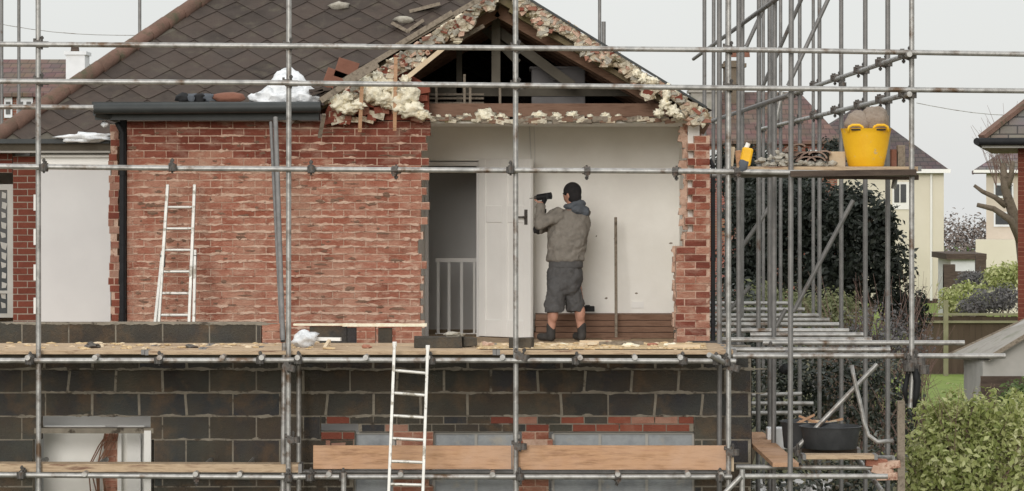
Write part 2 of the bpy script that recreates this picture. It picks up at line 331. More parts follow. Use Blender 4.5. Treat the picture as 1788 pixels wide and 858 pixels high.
HB = 31.7; PB = F/HB          # brick wall depth
house = empty('house', P(905, 760, HB), 'red brick house with its front gable torn open behind the scaffolding', 'house')
toothR = {}
def wall_xs(k, z):
    py = CY-(z-EYE)*F/HB
    if k not in toothR:
        if py < 226: e = random.choice([762, 752])
        elif 418 < py < 446: e = 730
        elif py < 246: e = 752 if k % 2 else 744
        else: e = 735+(k % 2)*random.choice([5, 12, 16])*(1 if py < 500 else .35)+random.uniform(-2, 2)
        toothR[k] = X(e, HB)
    return [(X(221, HB), toothR[k])]
mb = MB()
zb = Z(612, HB); n = int((Z(205, HB)-zb)/.075)
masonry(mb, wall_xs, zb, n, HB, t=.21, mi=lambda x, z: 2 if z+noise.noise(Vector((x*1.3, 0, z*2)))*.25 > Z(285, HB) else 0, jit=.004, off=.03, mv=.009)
fw = mb.build('front_wall', [M['brick'], M['mortar'], M['brick_top']], house)
mb = MB()
for i in range(950):
    px = random.uniform(224, 728); k = random.randrange(n); zc = zb+k*.075+random.uniform(-.006, .010); L_ = random.uniform(.03, .20)*(1 if random.random() < .85 else 2.2); h_ = random.uniform(.008, .022)
    py = CY-(zc-EYE)*F/HB
    if py < 285 and random.random() < .6: continue
    m_ = max(3, int(L_/.025)); xx = X(px, HB); topv = []; botv = []
    for q in range(m_+1):
        e = math.sin(math.pi*min(max(q/m_, .04), .96)); xq = min(xx+L_*q/m_, X(731, HB)); topv.append((xq, zc+h_*e*random.uniform(.2, 1.0))); botv.append((xq, zc-h_*e*random.uniform(.2, 1.0)))
    for q in range(m_):
        if topv[q+1][0]-topv[q][0] > .003: mb.prism([topv[q], topv[q+1], botv[q+1], botv[q]], HB-.0045-random.random()*.002, HB+.02)
for i in range(170):  # dark lumps: the shade inside brick chips is put into their colour
    px = random.uniform(230, 726); k = random.randrange(n); zc = zb+(k+.5)*.075+random.uniform(-.03, .03); mb.lump((X(px, HB), HB-.001, zc), (random.uniform(.008, .035)*random.choice([1, 1, 2.2]), .006, random.uniform(.006, .016)), sub=2, amp=.6, mi=1)
for px, py in ((268, 372), (262, 358), (296, 420), (648, 356), (675, 340), (560, 352), (420, 415), (610, 505), (690, 455), (585, 350)): mb.lump(P(px, py, HB-.001), (.045, .008, .022), sub=2, amp=.6, mi=1)
mb.build('mortar_smears', [M['mortar'], M['brown_wood']], house)  # also holds the dark lumps that imitate shaded chips
# right pier
tR2 = {}
def pier_xs(k, z):
    py = CY-(z-EYE)*F/HB
    if k not in tR2:
        if py < 238: e = 1224
        elif py < 300: e = 1212-(k % 2)*12
        elif py < 400: e = 1210-(k % 2)*12+random.uniform(-3, 3)
        elif py < 432: e = 1190+(432-py)*.4
        else: e = 1180+random.uniform(-2, 2)
        tR2[k] = X(e, HB)
    return [(tR2[k], X(1240, HB))]
mb = MB(); n = int((Z(226, HB)-zb)/.075)
masonry(mb, pier_xs, zb, n, HB, t=.21, mi=lambda x, z: 2 if random.random() < .35 else 0, jit=.006, off=.11, drop=.02)
mb.build('brick_pier', [M['brick'], M['mortar'], M['brick_top']], house)
# plaster edge lumps behind the pier teeth (inner leaf) and right side wall of room
RX = X(1203, HB)
mb = MB(); mb.box(RX, RX+.12, HB+.215, 36.0, Z(612, HB), Z(214, HB))
for k in range(46):
    z = Z(600, HB)+k*.052+random.uniform(-.02, .02)
    e = 1190+random.uniform(-4, 8) if z > Z(430, HB) else 1178+random.uniform(-3, 3)
    mb.box(X(e, HB), RX+.0, HB+.212, HB+.30, z, z+random.uniform(.04, .1), 1, j=.012)
mb.build('side_wall', [M['plaster'], M['mortar']], house)
# black edge of left side: drain pipe + ragged cut brick end on recessed left wing
mb = MB()
masonry(mb, lambda k, z: [(X(191+random.uniform(-3, 3), 32.2), X(208+random.uniform(-4, 5), 32.2))], Z(612, 32.2), int((Z(214, 32.2)-Z(612, 32.2))/.075), 32.2, t=.2, jit=.006)
mb.build('cut_wall_end', [M['red_frag'], M['mortar']], house)
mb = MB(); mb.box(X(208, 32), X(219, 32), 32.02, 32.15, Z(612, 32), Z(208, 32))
mb.build('gap_shade_strip', M['black'], house)  # solid black strip painting the darkness of the gap
mb = MB(); mb.tube(P(214, 610, 31.6), P(214, 232, 31.6), .026, n=14); mb.tube(P(214, 233, 31.6), P(204, 214, 31.6), .026)
for y in (300, 420, 540): mb.tube(P(214, y, 31.6), P(214, y+7, 31.6), .033, n=14)
mb.build('downpipe', M['black'], house, smooth=2)
mb = MB(); mb.tube(P(1245, 610, 31.75), P(1245, 290, 31.75), .022, n=14); mb.tube(P(1245, 291, 31.75), P(1240, 280, 31.78), .022)  # black pipe shape added to stand for the dark gap beside the pier
for y in (330, 450, 560): mb.tube(P(1245, y, 31.75), P(1245, y+6, 31.75), .028, n=14)
mb.build('downpipe', M['black'], house, smooth=2)
# left wing: dark bricks, white sheeting, window, eaves
DL = 35.7
mb = MB(); masonry(mb, lambda k, z: [(X(22, DL), X(66, DL))], Z(640, DL), int((Z(262, DL)-Z(640, DL))/.075), DL, t=.22, off=.02)
masonry(mb, lambda k, z: [(X(-60, DL), X(22, DL))], Z(302, DL), 3, DL, t=.22, off=.02)
mb.build('left_wing_wall', [M['dark_brick'], M['mortar_g']], house)
mb = MB()
for k, y in enumerate((340, 400, 462, 520)): mb.box(X(59, DL), X(70, DL), DL-.02, DL-.004, Z(y+28, DL), Z(y, DL))
mb.build('quoin_patch', M['white'], house)
mb = MB(); mb.box(X(70, 35.5), X(193, 35.5), 35.5, 35.56, Z(640, 35.5), Z(292, 35.5)); mb.build('white_sheeting', M['board_w'], house)
mb = MB(); mb.box(X(66, 35.6), X(196, 35.6), 35.58, 35.7, Z(300, 35.6), Z(258, 35.6))
mb.box(X(66, 35.6), X(196, 35.6), 35.45, 35.58, Z(292, 35.6), Z(286, 35.6)); mb.box(X(66, 35.6), X(196, 35.6), 35.5, 35.58, Z(275, 35.6), Z(271, 35.6))
mb.build('cladding_board', M['white'], house)
win = MB()
for a in ((-60, -54), (12, 22)): win.box(X(a[0], DL), X(a[1], DL), DL+.03, DL+.1, Z(555, DL), Z(322, DL))
for a in ((322, 332), (508, 513), (548, 555)): win.box(X(-60, DL), X(22, DL), DL+.028, DL+.1, Z(a[1], DL), Z(a[0], DL))
w = win.build('window', M['lichen_dark'], house)
MB().box(X(-54, DL), X(12, DL), DL+.07, DL+.08, Z(548, DL), Z(332, DL)).build('glass_pane', M['glass'], w)
mb = MB()
for k in range(5):
    for j in range(12):
        a = -50+k*13; y = 335+j*17.5
        mb.add([P(a+random.uniform(-2, 2), y, DL+.065), P(a+9+random.uniform(-2, 2), y+3, DL+.065), P(a+8, y+12+random.uniform(-3, 3), DL+.065), P(a+1, y+11, DL+.065)], [(0, 1, 2, 3)])
mb.build('net_curtain', M['lichen_dark'], w)
mb = MB(); mb.box(X(-60, 35.3), X(193, 35.3), 35.2, 35.32, Z(251, 35.3), Z(243, 35.3)); mb.build('gutter', M['gutter'], house)
mb = MB(); mb.box(X(-60, 35.4), X(193, 35.4), 35.33, 35.45, Z(263, 35.4), Z(252, 35.4)); mb.box(X(-60, 35.4), X(193, 35.4), 35.35, 35.72, Z(267, 35.4), Z(263.5, 35.4)); mb.build('fascia', M['lichen_dark'], house)

# ------------------------------------------------------------------ main roof
E_Y, E_Z = 35.25, Z(247, 35.25)
SL = .70; RIDGE_T = 2.75
rdY = E_Y+RIDGE_T; rdZ = E_Z+SL*RIDGE_T
rl = X(398, rdY); rr = -.30; re_ = 1.80
el = X(-8, E_Y)
def roofpt(x, t): return Vector((x, E_Y+t, E_Z+SL*t))
nrm = Vector((0, -SL, 1)).normalized()
mb = MB(); mb.slab([roofpt(el, 0), roofpt(re_, 0), roofpt(rr, RIDGE_T), roofpt(rl, RIDGE_T)], nrm*.12)
mb.slab([Vector((el, E_Y, E_Z)), Vector((rl, rdY, rdZ)), Vector((rl, rdY+.01, rdZ)), Vector((el, rdY+RIDGE_T, E_Z))], (0, 0, .1))
mb.slab([Vector((rl, rdY, rdZ)), Vector((rr, rdY, rdZ)), Vector((re_, rdY+RIDGE_T, E_Z)), Vector((el, rdY+RIDGE_T, E_Z))], (0, 0, .1))
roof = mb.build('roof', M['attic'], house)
mb = MB(); s = .215; hx = s; hy = .215      # diamond half sizes (x, along slope)
up = Vector((0, 1, SL)).normalized(); run = RIDGE_T*math.sqrt(1+SL*SL)
row = 1; u = hy*.95
while u < run+hy:
    x = el-.3+(hx if row % 2 else 0)
    while x < re_:
        t = u/math.sqrt(1+SL*SL)
        if x > el+t*(rl-el)/RIDGE_T-.02 and x < re_+t*(rr-re_)/RIDGE_T-.15 and t < RIDGE_T+.05:
            c = roofpt(x, t)
            k = 1.10; off = nrm*(.012+random.uniform(0, .006))
            jx = random.uniform(-.006, .006)
            a = c+up*(-hy*k)+nrm*(.020+random.uniform(0, .008)); b = c+Vector((hx*k+jx, 0, 0))+nrm*.016; dd = c+Vector((-hx*k+jx, 0, 0))+nrm*.016; e = c+up*(hy*k)+nrm*.004
            a1 = a+Vector((-.018, 0, 0))+up*.014; a2 = a+Vector((.018, 0, 0))+up*.014
            top = [a1, a2, b, e, dd]
            mb.add(top+[p-nrm*.009 for p in top], [(0, 1, 2, 3, 4), (9, 8, 7, 6, 5), (0, 5, 6, 1), (1, 6, 7, 2), (2, 7, 8, 3), (3, 8, 9, 4), (4, 9, 5, 0)])
        x += 2*hx
    u += hy; row += 1
mb.build('slate_covering', M['slate'], roof)
# hip + ridge tiles
mb = MB(); A = roofpt(el, 0)+Vector((0, 0, .04)); B = roofpt(rl, RIDGE_T)+Vector((0, 0, .04)); nn = 14
for i in range(nn):
    p0 = A.lerp(B, i/nn); p1 = A.lerp(B, (i+1.06)/nn); mb.tube(p0+Vector((0, 0, .0)), p1+Vector((0, 0, .015)), .092, .084, n=14)
mb.build('hip_tile_line', M['ridge'], roof, smooth=2)
mb = MB(); nn = 18
for i in range(nn):
    p0 = Vector((rl, rdY, rdZ+.0)).lerp(Vector((rr, rdY, rdZ)), i/nn); p1 = Vector((rl, rdY, rdZ)).lerp(Vector((rr, rdY, rdZ)), (i+1.05)/nn)
    mb.tube(p0, p1+Vector((0, 0, .008)), .12, .112, n=14)
mb.build('ridge_tile_line', M['rub_g'], roof, smooth=2)
# flat roof bay: dark fascia with gutter
mb = MB()
mb.box(X(170, HB), X(562, HB), 31.3, 35.3, Z(183, 31.3), Z(178, 31.3))
mb.box(X(172, HB), X(560, HB), 31.42, 31.6, Z(210, 31.5), Z(184, 31.5))
fas = mb.build('fascia', M['gutter'], house)
mb = MB(); mb.tube(P(164, 190, 31.3), P(560, 187, 31.3), .055, n=14); mb.tube(P(166, 196, 31.35), P(205, 208, 31.5), .04)
mb.build('gutter', M['gutter'], fas, smooth=2)

# ------------------------------------------------------------------ front gable, roof void
AP = (868, -14)     # apex of verge (px at HB)
LE = (560, 172); RE = (1238, 196)
def g3(p, y): return Vector((X(p[0], HB), y, Z(p[1], HB)))
gr = MB()
g0, g1 = 31.80, 37.0
for e in (LE, RE):
    a = g3(AP, g0); b = g3(e, g0); c = g3(e, g1); dq = g3(AP, g1)
    gr.slab([a, b, c, dq], (0, 0, .09), 0)
groof = gr.build('gable_roof', M['under'], house)
mb = MB()    # slates in layers on the gable slopes
for e, sgn in ((LE, -1), (RE, 1)):
    for i in range(12):
        f0, f1 = i/12, (i+1.12)/12
        p0 = g3(AP, 31.62).lerp(g3(e, 31.62), f0); p1 = g3(AP, 31.62).lerp(g3(e, 31.62), f1)
        for k in range(20):
            y0 = 31.62+k*.28+random.uniform(-.03, .0); 
            mb.slab([p0.xyz*1+Vector((0, y0-31.62, .018)), p1+Vector((0, y0-31.62, .034)), p1+Vector((0, y0-31.62+.275, .034)), p0+Vector((0, y0-31.62+.275, .018))], (0, 0, .012))
mb.build('slate_covering', M['slate'], groof)
# rafters in the void
mb = MB()
for y in (32.1, 32.7, 33.4, 34.2, 35.1):
    for e in (LE, RE):
        a = g3(AP, y)+Vector((0, 0, -.17)); b = g3(e, y)+Vector((0, 0, -.17)); mb.beam(a, b, .05, .12)
mb.build('rafter_set', M['brown_wood'], groof)
# verge timbers, left: weathered barge boards lying on the roof edge
mb = MB()
a = P(842, 0, 31.3); b = P(598, 148, 31.3)
mb.beam(P(852, -10, 31.32), P(600, 141, 31.32), .05, .05); mb.beam(P(790, 22, 31.27), P(690, 82, 31.27), .03, .05)
mb.beam(P(660, 112, 31.28), P(560, 176, 31.28), .04, .06)
mb.build('verge_board', M['grey_wood'], house)
mb = MB(); mb.beam(P(905, -13, 31.5), P(1234, 188, 31.5), .05, .022); mb.build('verge_board', M['gutter'], house)
# ragged masonry under the verges
def ragged(p0, p1, w0, w1, name, seed, dep=(31.52, 31.74)):
    random.seed(seed); mb = MB(); nn = 26
    a0 = Vector(p0); a1 = Vector(p1)
    top = []; bot = []
    for i in range(nn+1):
        f = i/nn; w = w0+(w1-w0)*f; p = a0.lerp(a1, f)
        top.append((X(p.x, HB), Z(p.y+3, HB))); bot.append((X(p.x+random.uniform(-3, 3), HB), Z(p.y+w*random.uniform(.6, .95), HB)))
    for i in range(nn):
        mb.prism([top[i], top[i+1], bot[i+1], bot[i]], dep[0]+.06, dep[1]+random.uniform(-.02, .02))
    for i in range(430):
        f = random.random(); w = (w0+(w1-w0)*f)*(.75+.45*math.sin(f*23+seed)+.25*math.sin(f*57)); p = a0.lerp(a1, f); py = p.y+4+random.random()**1.05*w*.95
        c = P(p.x, py, dep[0]+.05+random.uniform(-.02, .03))
        if random.random() < .5: mb.obox(c, (random.uniform(.03, .11), .10, random.uniform(.02, .05)), Matrix.Rotation(random.choice([0, 0, R(30), R(-30)])+random.uniform(-.2, .2), 3, 'Y'), mi=random.choice([0, 0, 0, 1, 4, 4, 3]), j=.010)
        else: mb.lump(c, (random.uniform(.03, .07), .05, random.uniform(.02, .05)), sub=1, mi=random.choice([0, 0, 0, 3, 2]))
    return mb.build(name, [M['rubble'], M['red_frag'], M['foam'], M['mortar'], M['rub_g']], house)
ragged((862, -14), (598, 160), 30, 50, 'broken_gable_masonry', 3)
ragged((900, -16), (1234, 194), 36, 27, 'broken_gable_masonry', 5)
random.seed(21)
# soffit lining boards seen under the right slope and left slope
mb = MB()
mb.beam(P(890, 18, 31.9), P(1170, 185, 31.9), .3, .05); mb.beam(P(850, 15, 31.9), P(660, 150, 31.9), .3, .05)
mb.build('lining_board', M['under'], house)
MB().beam(P(775, 84, 31.5), P(712, 135, 31.5), .05, .045).build('batten', M['pale_wood'], house); MB().beam(P(845, 45, 31.8), P(770, 88, 31.8), .04, .04).build('batten', M['grey_wood'], house)
# ceiling level: wall plate + plaster edge, joists, ceiling
mb = MB(); mb.box(X(742, 31.95), X(1175, 31.95), 31.93, 32.05, Z(204, 31.95), Z(181, 31.95)); mb.build('wall_plate', M['brown_wood'], house)
mb = MB(); mb.box(X(745, 31.9), X(1215, 31.9), 31.78, 36, Z(216, 31.9), Z(209, 31.9))
mb.box(X(-300, 36), X(1215, 31.9), 36, 41, Z(216, 31.9), Z(209, 31.9)); mb.build('ceiling', M['plaster'], house)
mb = MB()
for i in range(70):
    px = 748+i*6.6+random.uniform(-3, 3)
    mb.obox(P(px, 209+random.uniform(-3.5, 4), 31.74), (random.uniform(.04, .16), .10, random.uniform(.025, .05)), Matrix.Rotation(random.uniform(-.25, .25), 3, 'Y'), mi=random.choice([0, 1, 1, 0, 2]), j=.006)
mb.build('broken_ceiling_edge', [M['rubble'], M['brown_wood'], M['grey_wood']], house)
# attic back wall & contents
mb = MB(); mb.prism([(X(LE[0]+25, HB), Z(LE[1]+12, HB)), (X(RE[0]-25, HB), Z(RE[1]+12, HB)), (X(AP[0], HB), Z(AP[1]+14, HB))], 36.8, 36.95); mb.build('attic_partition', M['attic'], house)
mb = MB()
mb.beam(P(866, -5, 32.6), P(866, 150, 32.6), .09, .09); mb.beam(P(802, 70, 33.2), P(802, 200, 33.2), .06, .06); mb.beam(P(815, 20, 32.8), P(905, 110, 32.8), .07, .07)
mb.beam(P(870, 55, 32.7), P(1000, 150, 32.7), .07, .1); mb.beam(P(790, 60, 33), P(860, 40, 33), .06, .08); mb.beam(P(700, 160, 33.2), P(1100, 160, 33.2), .06, .1)
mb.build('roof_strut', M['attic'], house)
mb = MB()
for px, y0, y1 in ((762, 150, 186), (811, 130, 190), (821, 150, 190), (873, 145, 188)): mb.beam(P(px, y0, 32.3), P(px, y1, 32.3), .025, .02)
for y in (165, 172, 180): mb.beam(P(745, y, 32.8), P(845, y, 32.8), .02, .02)
mb.build('hanger', M['grey_wood'], house)
tk = MB().box(X(928, 33.2), X(1022, 33.2), 33.2, 34, Z(204, 33.2), Z(118, 33.2)).box(X(924, 33.2), X(1026, 33.2), 33.17, 34.03, Z(121, 33.2), Z(116, 33.2)).tube(P(968, 130, 33.19), P(968, 130, 33.12), .07)
tag(tk.build('water_tank', M['tank'], bevel=.02), 'grey cold water tank standing in the open roof void', 'water tank')

# ------------------------------------------------------------------ room behind the opening
DR = 33.6; FZ = EYE-1.62
mb = MB()
mb.box(X(600, DR), X(742, DR), DR, DR+.1, FZ, Z(214, 31.9)); mb.box(X(742, DR), X(838, DR), DR, DR+.1, Z(281, DR), Z(214, 31.9))
mb.box(X(838, DR), RX, DR, DR+.1, FZ, Z(214, 31.9))
rb = mb.build('room_wall', M['plaster'], house)
mb = MB()
for i in range(5): mb.lump(P(random.uniform(1040, 1190), random.uniform(345, 540), DR-.001), (random.uniform(.006, .02), .003, random.uniform(.006, .016)), sub=1, amp=.5)
mb.build('scuff_mark', M['grey_wood'], house)
mb = MB(); mb.box(X(745, DR), X(838, DR), DR-.02, DR+.12, Z(290, DR), Z(283, DR)); mb.box(X(742, DR), X(748, DR), DR-.02, DR+.12, FZ, Z(283, DR))
mb.box(X(832, DR), X(838, DR), DR-.02, DR+.12, FZ, Z(290, DR)); mb.build('door_frame', M['hall'], house)
mb = MB(); mb.box(-6.5, RX, 31.9, 42, FZ-.2, FZ); mb.build('floor', M['board'], house)
mb = MB(); mb.box(X(690, DR), RX, 35.3, 35.4, FZ, Z(214, 31.9)); mb.box(X(838, DR)+.12, X(838, DR)+.2, DR+.1, 35.29, FZ, Z(214, 31.9)); mb.box(X(690, DR), X(690, DR)+.08, DR+.1, 35.29, FZ, Z(214, 31.9))
mb.box(RX+.001, RX+.1, 36, 41, 0, Z(214, 31.9)); mb.box(-6.5, RX, 41, 41.1, 0, E_Z); mb.box(-6.5, -6.4, 36, 41, 0, E_Z)
mb.build('hall_wall', M['hall'], house)
# stair balustrade
bal = MB()
DBL = 34.2
bal.box(X(760, DBL), X(840, DBL), DBL, DBL+.06, Z(458, DBL), Z(451, DBL))
b0 = bal.build('stair_balustrade', M['white'], house)
MB().box(X(760, DBL), X(840, DBL), DBL, DBL+.05, Z(586, DBL), Z(582, DBL)).build('bottom_rail', M['white'], b0)
mb = MB()
for px, w in ((765, 5), (784, 5), (806, 5), (828, 4)): mb.box(X(px-w/2, DBL), X(px+w/2, DBL), DBL+.01, DBL+.04, Z(582, DBL), Z(458, DBL))
mb.build('baluster_row', M['white'], b0)
# door leaf, open into the room
hinge = Vector((X(838, DR), DR-.03, FZ+.01)); free = Vector((X(929, 33.1), 33.1, FZ+.01))
dv = (free-hinge); DW = dv.length; ux = dv.normalized(); uy = Vector((-ux.y, ux.x, 0)); rot = Matrix((ux, uy, Vector((0, 0, 1)))).transposed()
DH = 1.9
def dbox(mb, u0, u1, z0, z1, t0, t1, mi=0):
    mb.obox(hinge+ux*(u0+u1)/2+uy*(t0+t1)/2+Vector((0, 0, (z0+z1)/2)), (u1-u0, abs(t1-t0), z1-z0), rot, mi)
mb = MB()
dbox(mb, 0, DW, 0, DH, -.012, .022)
st = .10*DW/.76
for u0, u1 in ((0, .1), (DW-.1, DW), (DW/2-.04, DW/2+.04)): dbox(mb, u0, u1, 0, DH, -.026, -.012)
for z0, z1 in ((0, .18), (1.22, 1.40), (DH-.1, DH)):
    dbox(mb, .1, DW/2-.04, z0, z1, -.025, -.012); dbox(mb, DW/2+.04, DW-.1, z0, z1, -.025, -.012)
door = mb.build('door', M['white'], house, bevel=.004)
mb = MB(); hp = hinge+ux*(DW-.06)+Vector((0, 0, 1.28)); mb.tube(hp-uy*.025, hp-uy*.08, .012); mb.tube(hp-uy*.075, hp-uy*.075-ux*.11, .009); mb.obox(hp-uy*.03, (.04, .008, .16), rot)
mb.build('handle', M['coupler'], door)
# timber step in front of the back wall
mb = MB()
for i in range(4):
    z = FZ+.004+i*.064; mb.box(X(934+random.uniform(-2, 2), 33.2), X(1176, 33.2), 33.2+i*.004, 33.58, z, z+.058)
tag(mb.build('timber_step', M['brown_wood']), 'low stack of long brown boards along the foot of the white wall', 'timber stack')
mb = MB(); mb.box(X(1103, DR), X(1124, DR), DR-.012, DR-.001, Z(538, DR), Z(527, DR)); mb.build('wall_socket', M['white'], house)
mb = MB(); mb.path([P(924, 215, DR-.02), P(926, 250, DR-.02), P(929, 330, DR-.02), P(931, 420, DR-.02)], .006); mb.path([P(932, 215, DR-.02), P(934, 260, DR-.02), P(933, 320, DR-.02)], .004)
mb.build('hanging_cable', M['hall'], house)
# rod leaning at the wall
mb = MB(); mb.tube(P(1076, 595, 33.0), P(1075, 380, 33.3), .016, n=10)
rd = mb.build('broom', M['grey_wood'], smooth=2); tag(rd, 'thin upright broom with a flat head, leaning on the white wall', 'broom')
MB().obox(P(1076, 592, 33.0), (.30, .06, .035)).build('head', M['brown_wood'], rd)
mb = MB(); mb.box(X(1017, 33.3), X(1038, 33.3), 33.22, 33.4, Z(544, 33.3), Z(535, 33.3)); mb.box(X(1022, 33.3), X(1030, 33.3), 33.26, 33.34, Z(535, 33.3), Z(533, 33.3))
tag(mb.build('tool_box', M['black'], bevel=.005), 'small black tool case lying on the brown boards behind the man', 'tool case')

# ------------------------------------------------------------------ block wall (extension)
DB = 30.0
bw = empty('block_wall', P(655, 870, DB), 'half built dark concrete block wall of the extension under the walkway', 'wall')
z645 = Z(645, DB); kmin = -9
rows = range(kmin, 2)
mb = MB()
def blk_xs(k, z):
    kk = k+kmin; a, b = X(-70, DB), X(1312, DB)
    if kk == 1: return [(X(-70, DB), X(456, DB))]
    if kk == 0: return [(a, b)]
    if kk >= -2: return [(a, b)]
    if kk == -3: return [(a, X(72, DB)), (X(262, DB), X(560, DB)), (X(1212, DB), b)]
    return [(a, X(58, DB)), (X(268, DB), X(618, DB)), (X(1212, DB), b)]
masonry(mb, blk_xs, z645+kmin*.225, 11, DB, L=.45, H=.225, m=.015, t=.14, off=X(38, DB)+.0, jit=.0025, back=.007)
mb.build('blockwork', [M['block'], M['block_mortar']], bw)
mb = MB()
for i in range(420):
    kk = random.choice([-3, -2, -1, -1, 0, 0, 1, 2]); zc = z645+kk*.225+random.uniform(-.006, .010); px = random.uniform(0, 1300) if kk < 2 else random.uniform(0, 450)
    if kk == 2: zc = z645+.45-.012
    if kk == -3 and (px < 270 or px > 545): continue
    L_ = random.uniform(.04, .3); h_ = random.uniform(.007, .022); m_ = max(3, int(L_/.03)); xx = X(px, DB); tv = []; bv = []
    for q in range(m_+1):
        e = math.sin(math.pi*min(max(q/m_, .05), .95)); tv.append((xx+L_*q/m_, zc+h_*e*random.uniform(.2, 1))); bv.append((xx+L_*q/m_, zc-h_*e*random.uniform(.2, 1)))
    for q in range(m_): mb.prism([tv[q], tv[q+1], bv[q+1], bv[q]], DB-.006-random.random()*.002, DB+.02)
for kk, q_ in [(kk, q_) for kk in (-2, -1, 0) for q_ in range(16) if random.random() < .75]:
    st = X(38, DB)+(.225 if (kk+9) % 2 else 0); xx = st+.45*q_; z0_ = z645+kk*.225+.01
    if xx > X(1300, DB): continue
    a_ = random.uniform(-.012, .012); mb.prism([(xx-.012+a_, z0_), (xx+.012+a_, z0_), (xx+.014-a_, z0_+.2), (xx-.010-a_, z0_+.2)], DB-.0045-random.random()*.001, DB+.02)
mb.build('mortar_smears', [M['block_mortar']], bw)
# bricks set in the wall: courses over the lower windows, piers
mb = MB()
z0c = z645-.225*2-.15
masonry(mb, lambda k, z: [(X(560, DB), X(1212, DB))] if k == 1 else [(X(618+20*random.random(), DB), X(1212, DB))], z645-.45-.15, 2, DB, t=.14, jit=.006, off=.07, mi=lambda x, z: 2 if random.random() < (.65 if x < X(980, DB) else .25) else 0)
masonry(mb, lambda k, z: [(X(560, DB), X(620, DB))], z645-.45-.225*2, 4, DB, t=.14, jit=.004)
mb.build('brick_course', [M['red_frag'], M['block_mortar'], M['block']], bw)
for i, (a, b) in enumerate(((686, 757), (905, 966))):
    mb = MB(); masonry(mb, lambda k, z: [(X(a, DB)+random.choice([0, 0, .03]), X(b, DB)-random.choice([0, 0, .04]))], z645-.60-.075*20, 20, DB-.004, t=.2, jit=.006, drop=.08, off=.05*i)
    mb.build('brick_pier', [M['brick'], M['mortar']], bw)
# stubs on top of wall at deck level
mb = MB()
for a, b in ((458, 502), (622, 656), (690, 737)):
    masonry(mb, lambda k, z: [(X(a, DB), X(b, DB))], Z(606, DB), 3, DB, t=.12, jit=.004)
mb.build('brick_stub', [M['brick'], M['mortar']], bw)
mb = MB()
for a, b, y0 in ((540, 605, 571), (606, 622, 573), (660, 684, 574)):
    mb.box(X(a, DB), X(b, DB), DB+.03, DB+.14, Z(603, DB), Z(y0, DB))
mb.build('cut_block', [M['block']], bw)
mb = MB(); mb.box(X(598, DB), X(745, DB), DB-.01, DB+.13, Z(570.5, DB), Z(565.5, DB)); mb.box(X(512, DB), X(598, DB), DB, DB+.13, Z(569, DB), Z(566, DB)); mb.build('mortar_bed', M['foam'], bw)
# lower windows
for a, b in ((618, 687), (757, 905), (966, 1212)):
    f = MB(); zt = z645-.612; dw = DB+.09
    f.box(X(a, DB), X(b, DB), dw, dw+.06, zt-.02, zt); 
    nm = max(1, round((b-a)/75))
    for i in range(nm+1):
        px = a+(b-a)*i/nm; f.box(X(px-2.5, DB), X(px+2.5, DB), dw+.002, dw+.058, .6, zt-.02)
    fo = f.build('window', M['lichen_dark'], bw)
    MB().box(X(a, DB), X(b, DB), dw+.025, dw+.04, .6, zt-.02).build('glass_pane', M['glassy'], fo)
# left opening: inner white wall, brick strip, upvc frame, cables
mb = MB(); mb.box(X(76, 30.6), X(182, 30.6), 30.6, 30.7, .8, Z(745, 30.6)); mb.box(X(205, 30.6), X(252, 30.6), 30.6, 30.7, .8, Z(745, 30.6)); mb.build('inner_plaster', M['plaster'], bw)
mb = MB(); masonry(mb, lambda k, z: [(X(180, 30.6), X(206, 30.6))], .8, 17, 30.6, t=.1, jit=.004); mb.build('brick_strip', [M['brick'], M['mortar']], bw)
mb = MB(); mb.box(X(252, DB), X(264, DB), DB-.02, DB+.1, .8, Z(752, DB)); mb.box(X(206, 30.5), X(212, 30.5), 30.5, 30.58, .8, Z(752, 30.5)); mb.box(X(222, 30.5), X(245, 30.5), 30.52, 30.58, .8, Z(756, 30.5)); mb.build('window_frame', M['white'], bw)
mb = MB(); mb.box(X(60, DB), X(268, DB), DB-.006, DB+.14, Z(757, DB), Z(748, DB)); mb.build('lintel', M['block_mortar'], bw)
mb = MB()
for i in range(7):
    x0 = 160+i*4; pts = [P(x0+24+random.uniform(-4, 4), 752, 30.5), P(x0+10+random.uniform(-5, 5), 780, 30.48), P(x0-2+random.uniform(-5, 5), 815, 30.46), P(x0+random.uniform(-8, 8), 870, 30.5)]
    mb.path([pts[0], pts[0].lerp(pts[1], .5)+Vector((.02, 0, 0)), pts[1], pts[1].lerp(pts[2], .5), pts[2], pts[3]], .007, n=6)
mb.build('cable_bundle', M['copper'], bw)
# dark masonry end on the right of block wall
mb = MB(); mb.box(X(-70, DB), X(1312, DB), DB+.15, DB+.25, .05, Z(650, DB)) if False else None
mb = MB(); mb.box(X(1213, 30.4), X(1312, 30.2), 30.15, 31.9, 0, Z(607, 30.4)); mb.box(X(270, 30.4), X(560, 30.4), 30.15, 30.4, 0, Z(650, 30.4)); mb.box(X(-70, 30.4), X(56, 30.4), 30.15, 30.4, 0, Z(650, 30.4))
mb.build('inner_leaf', M['block'], bw)
mb = MB(); mb.box(X(-70, 31), RX, 30.85, 31.0, 0, Z(640, 30.9)); mb.build('ground_floor_wall', M['hall'], house)

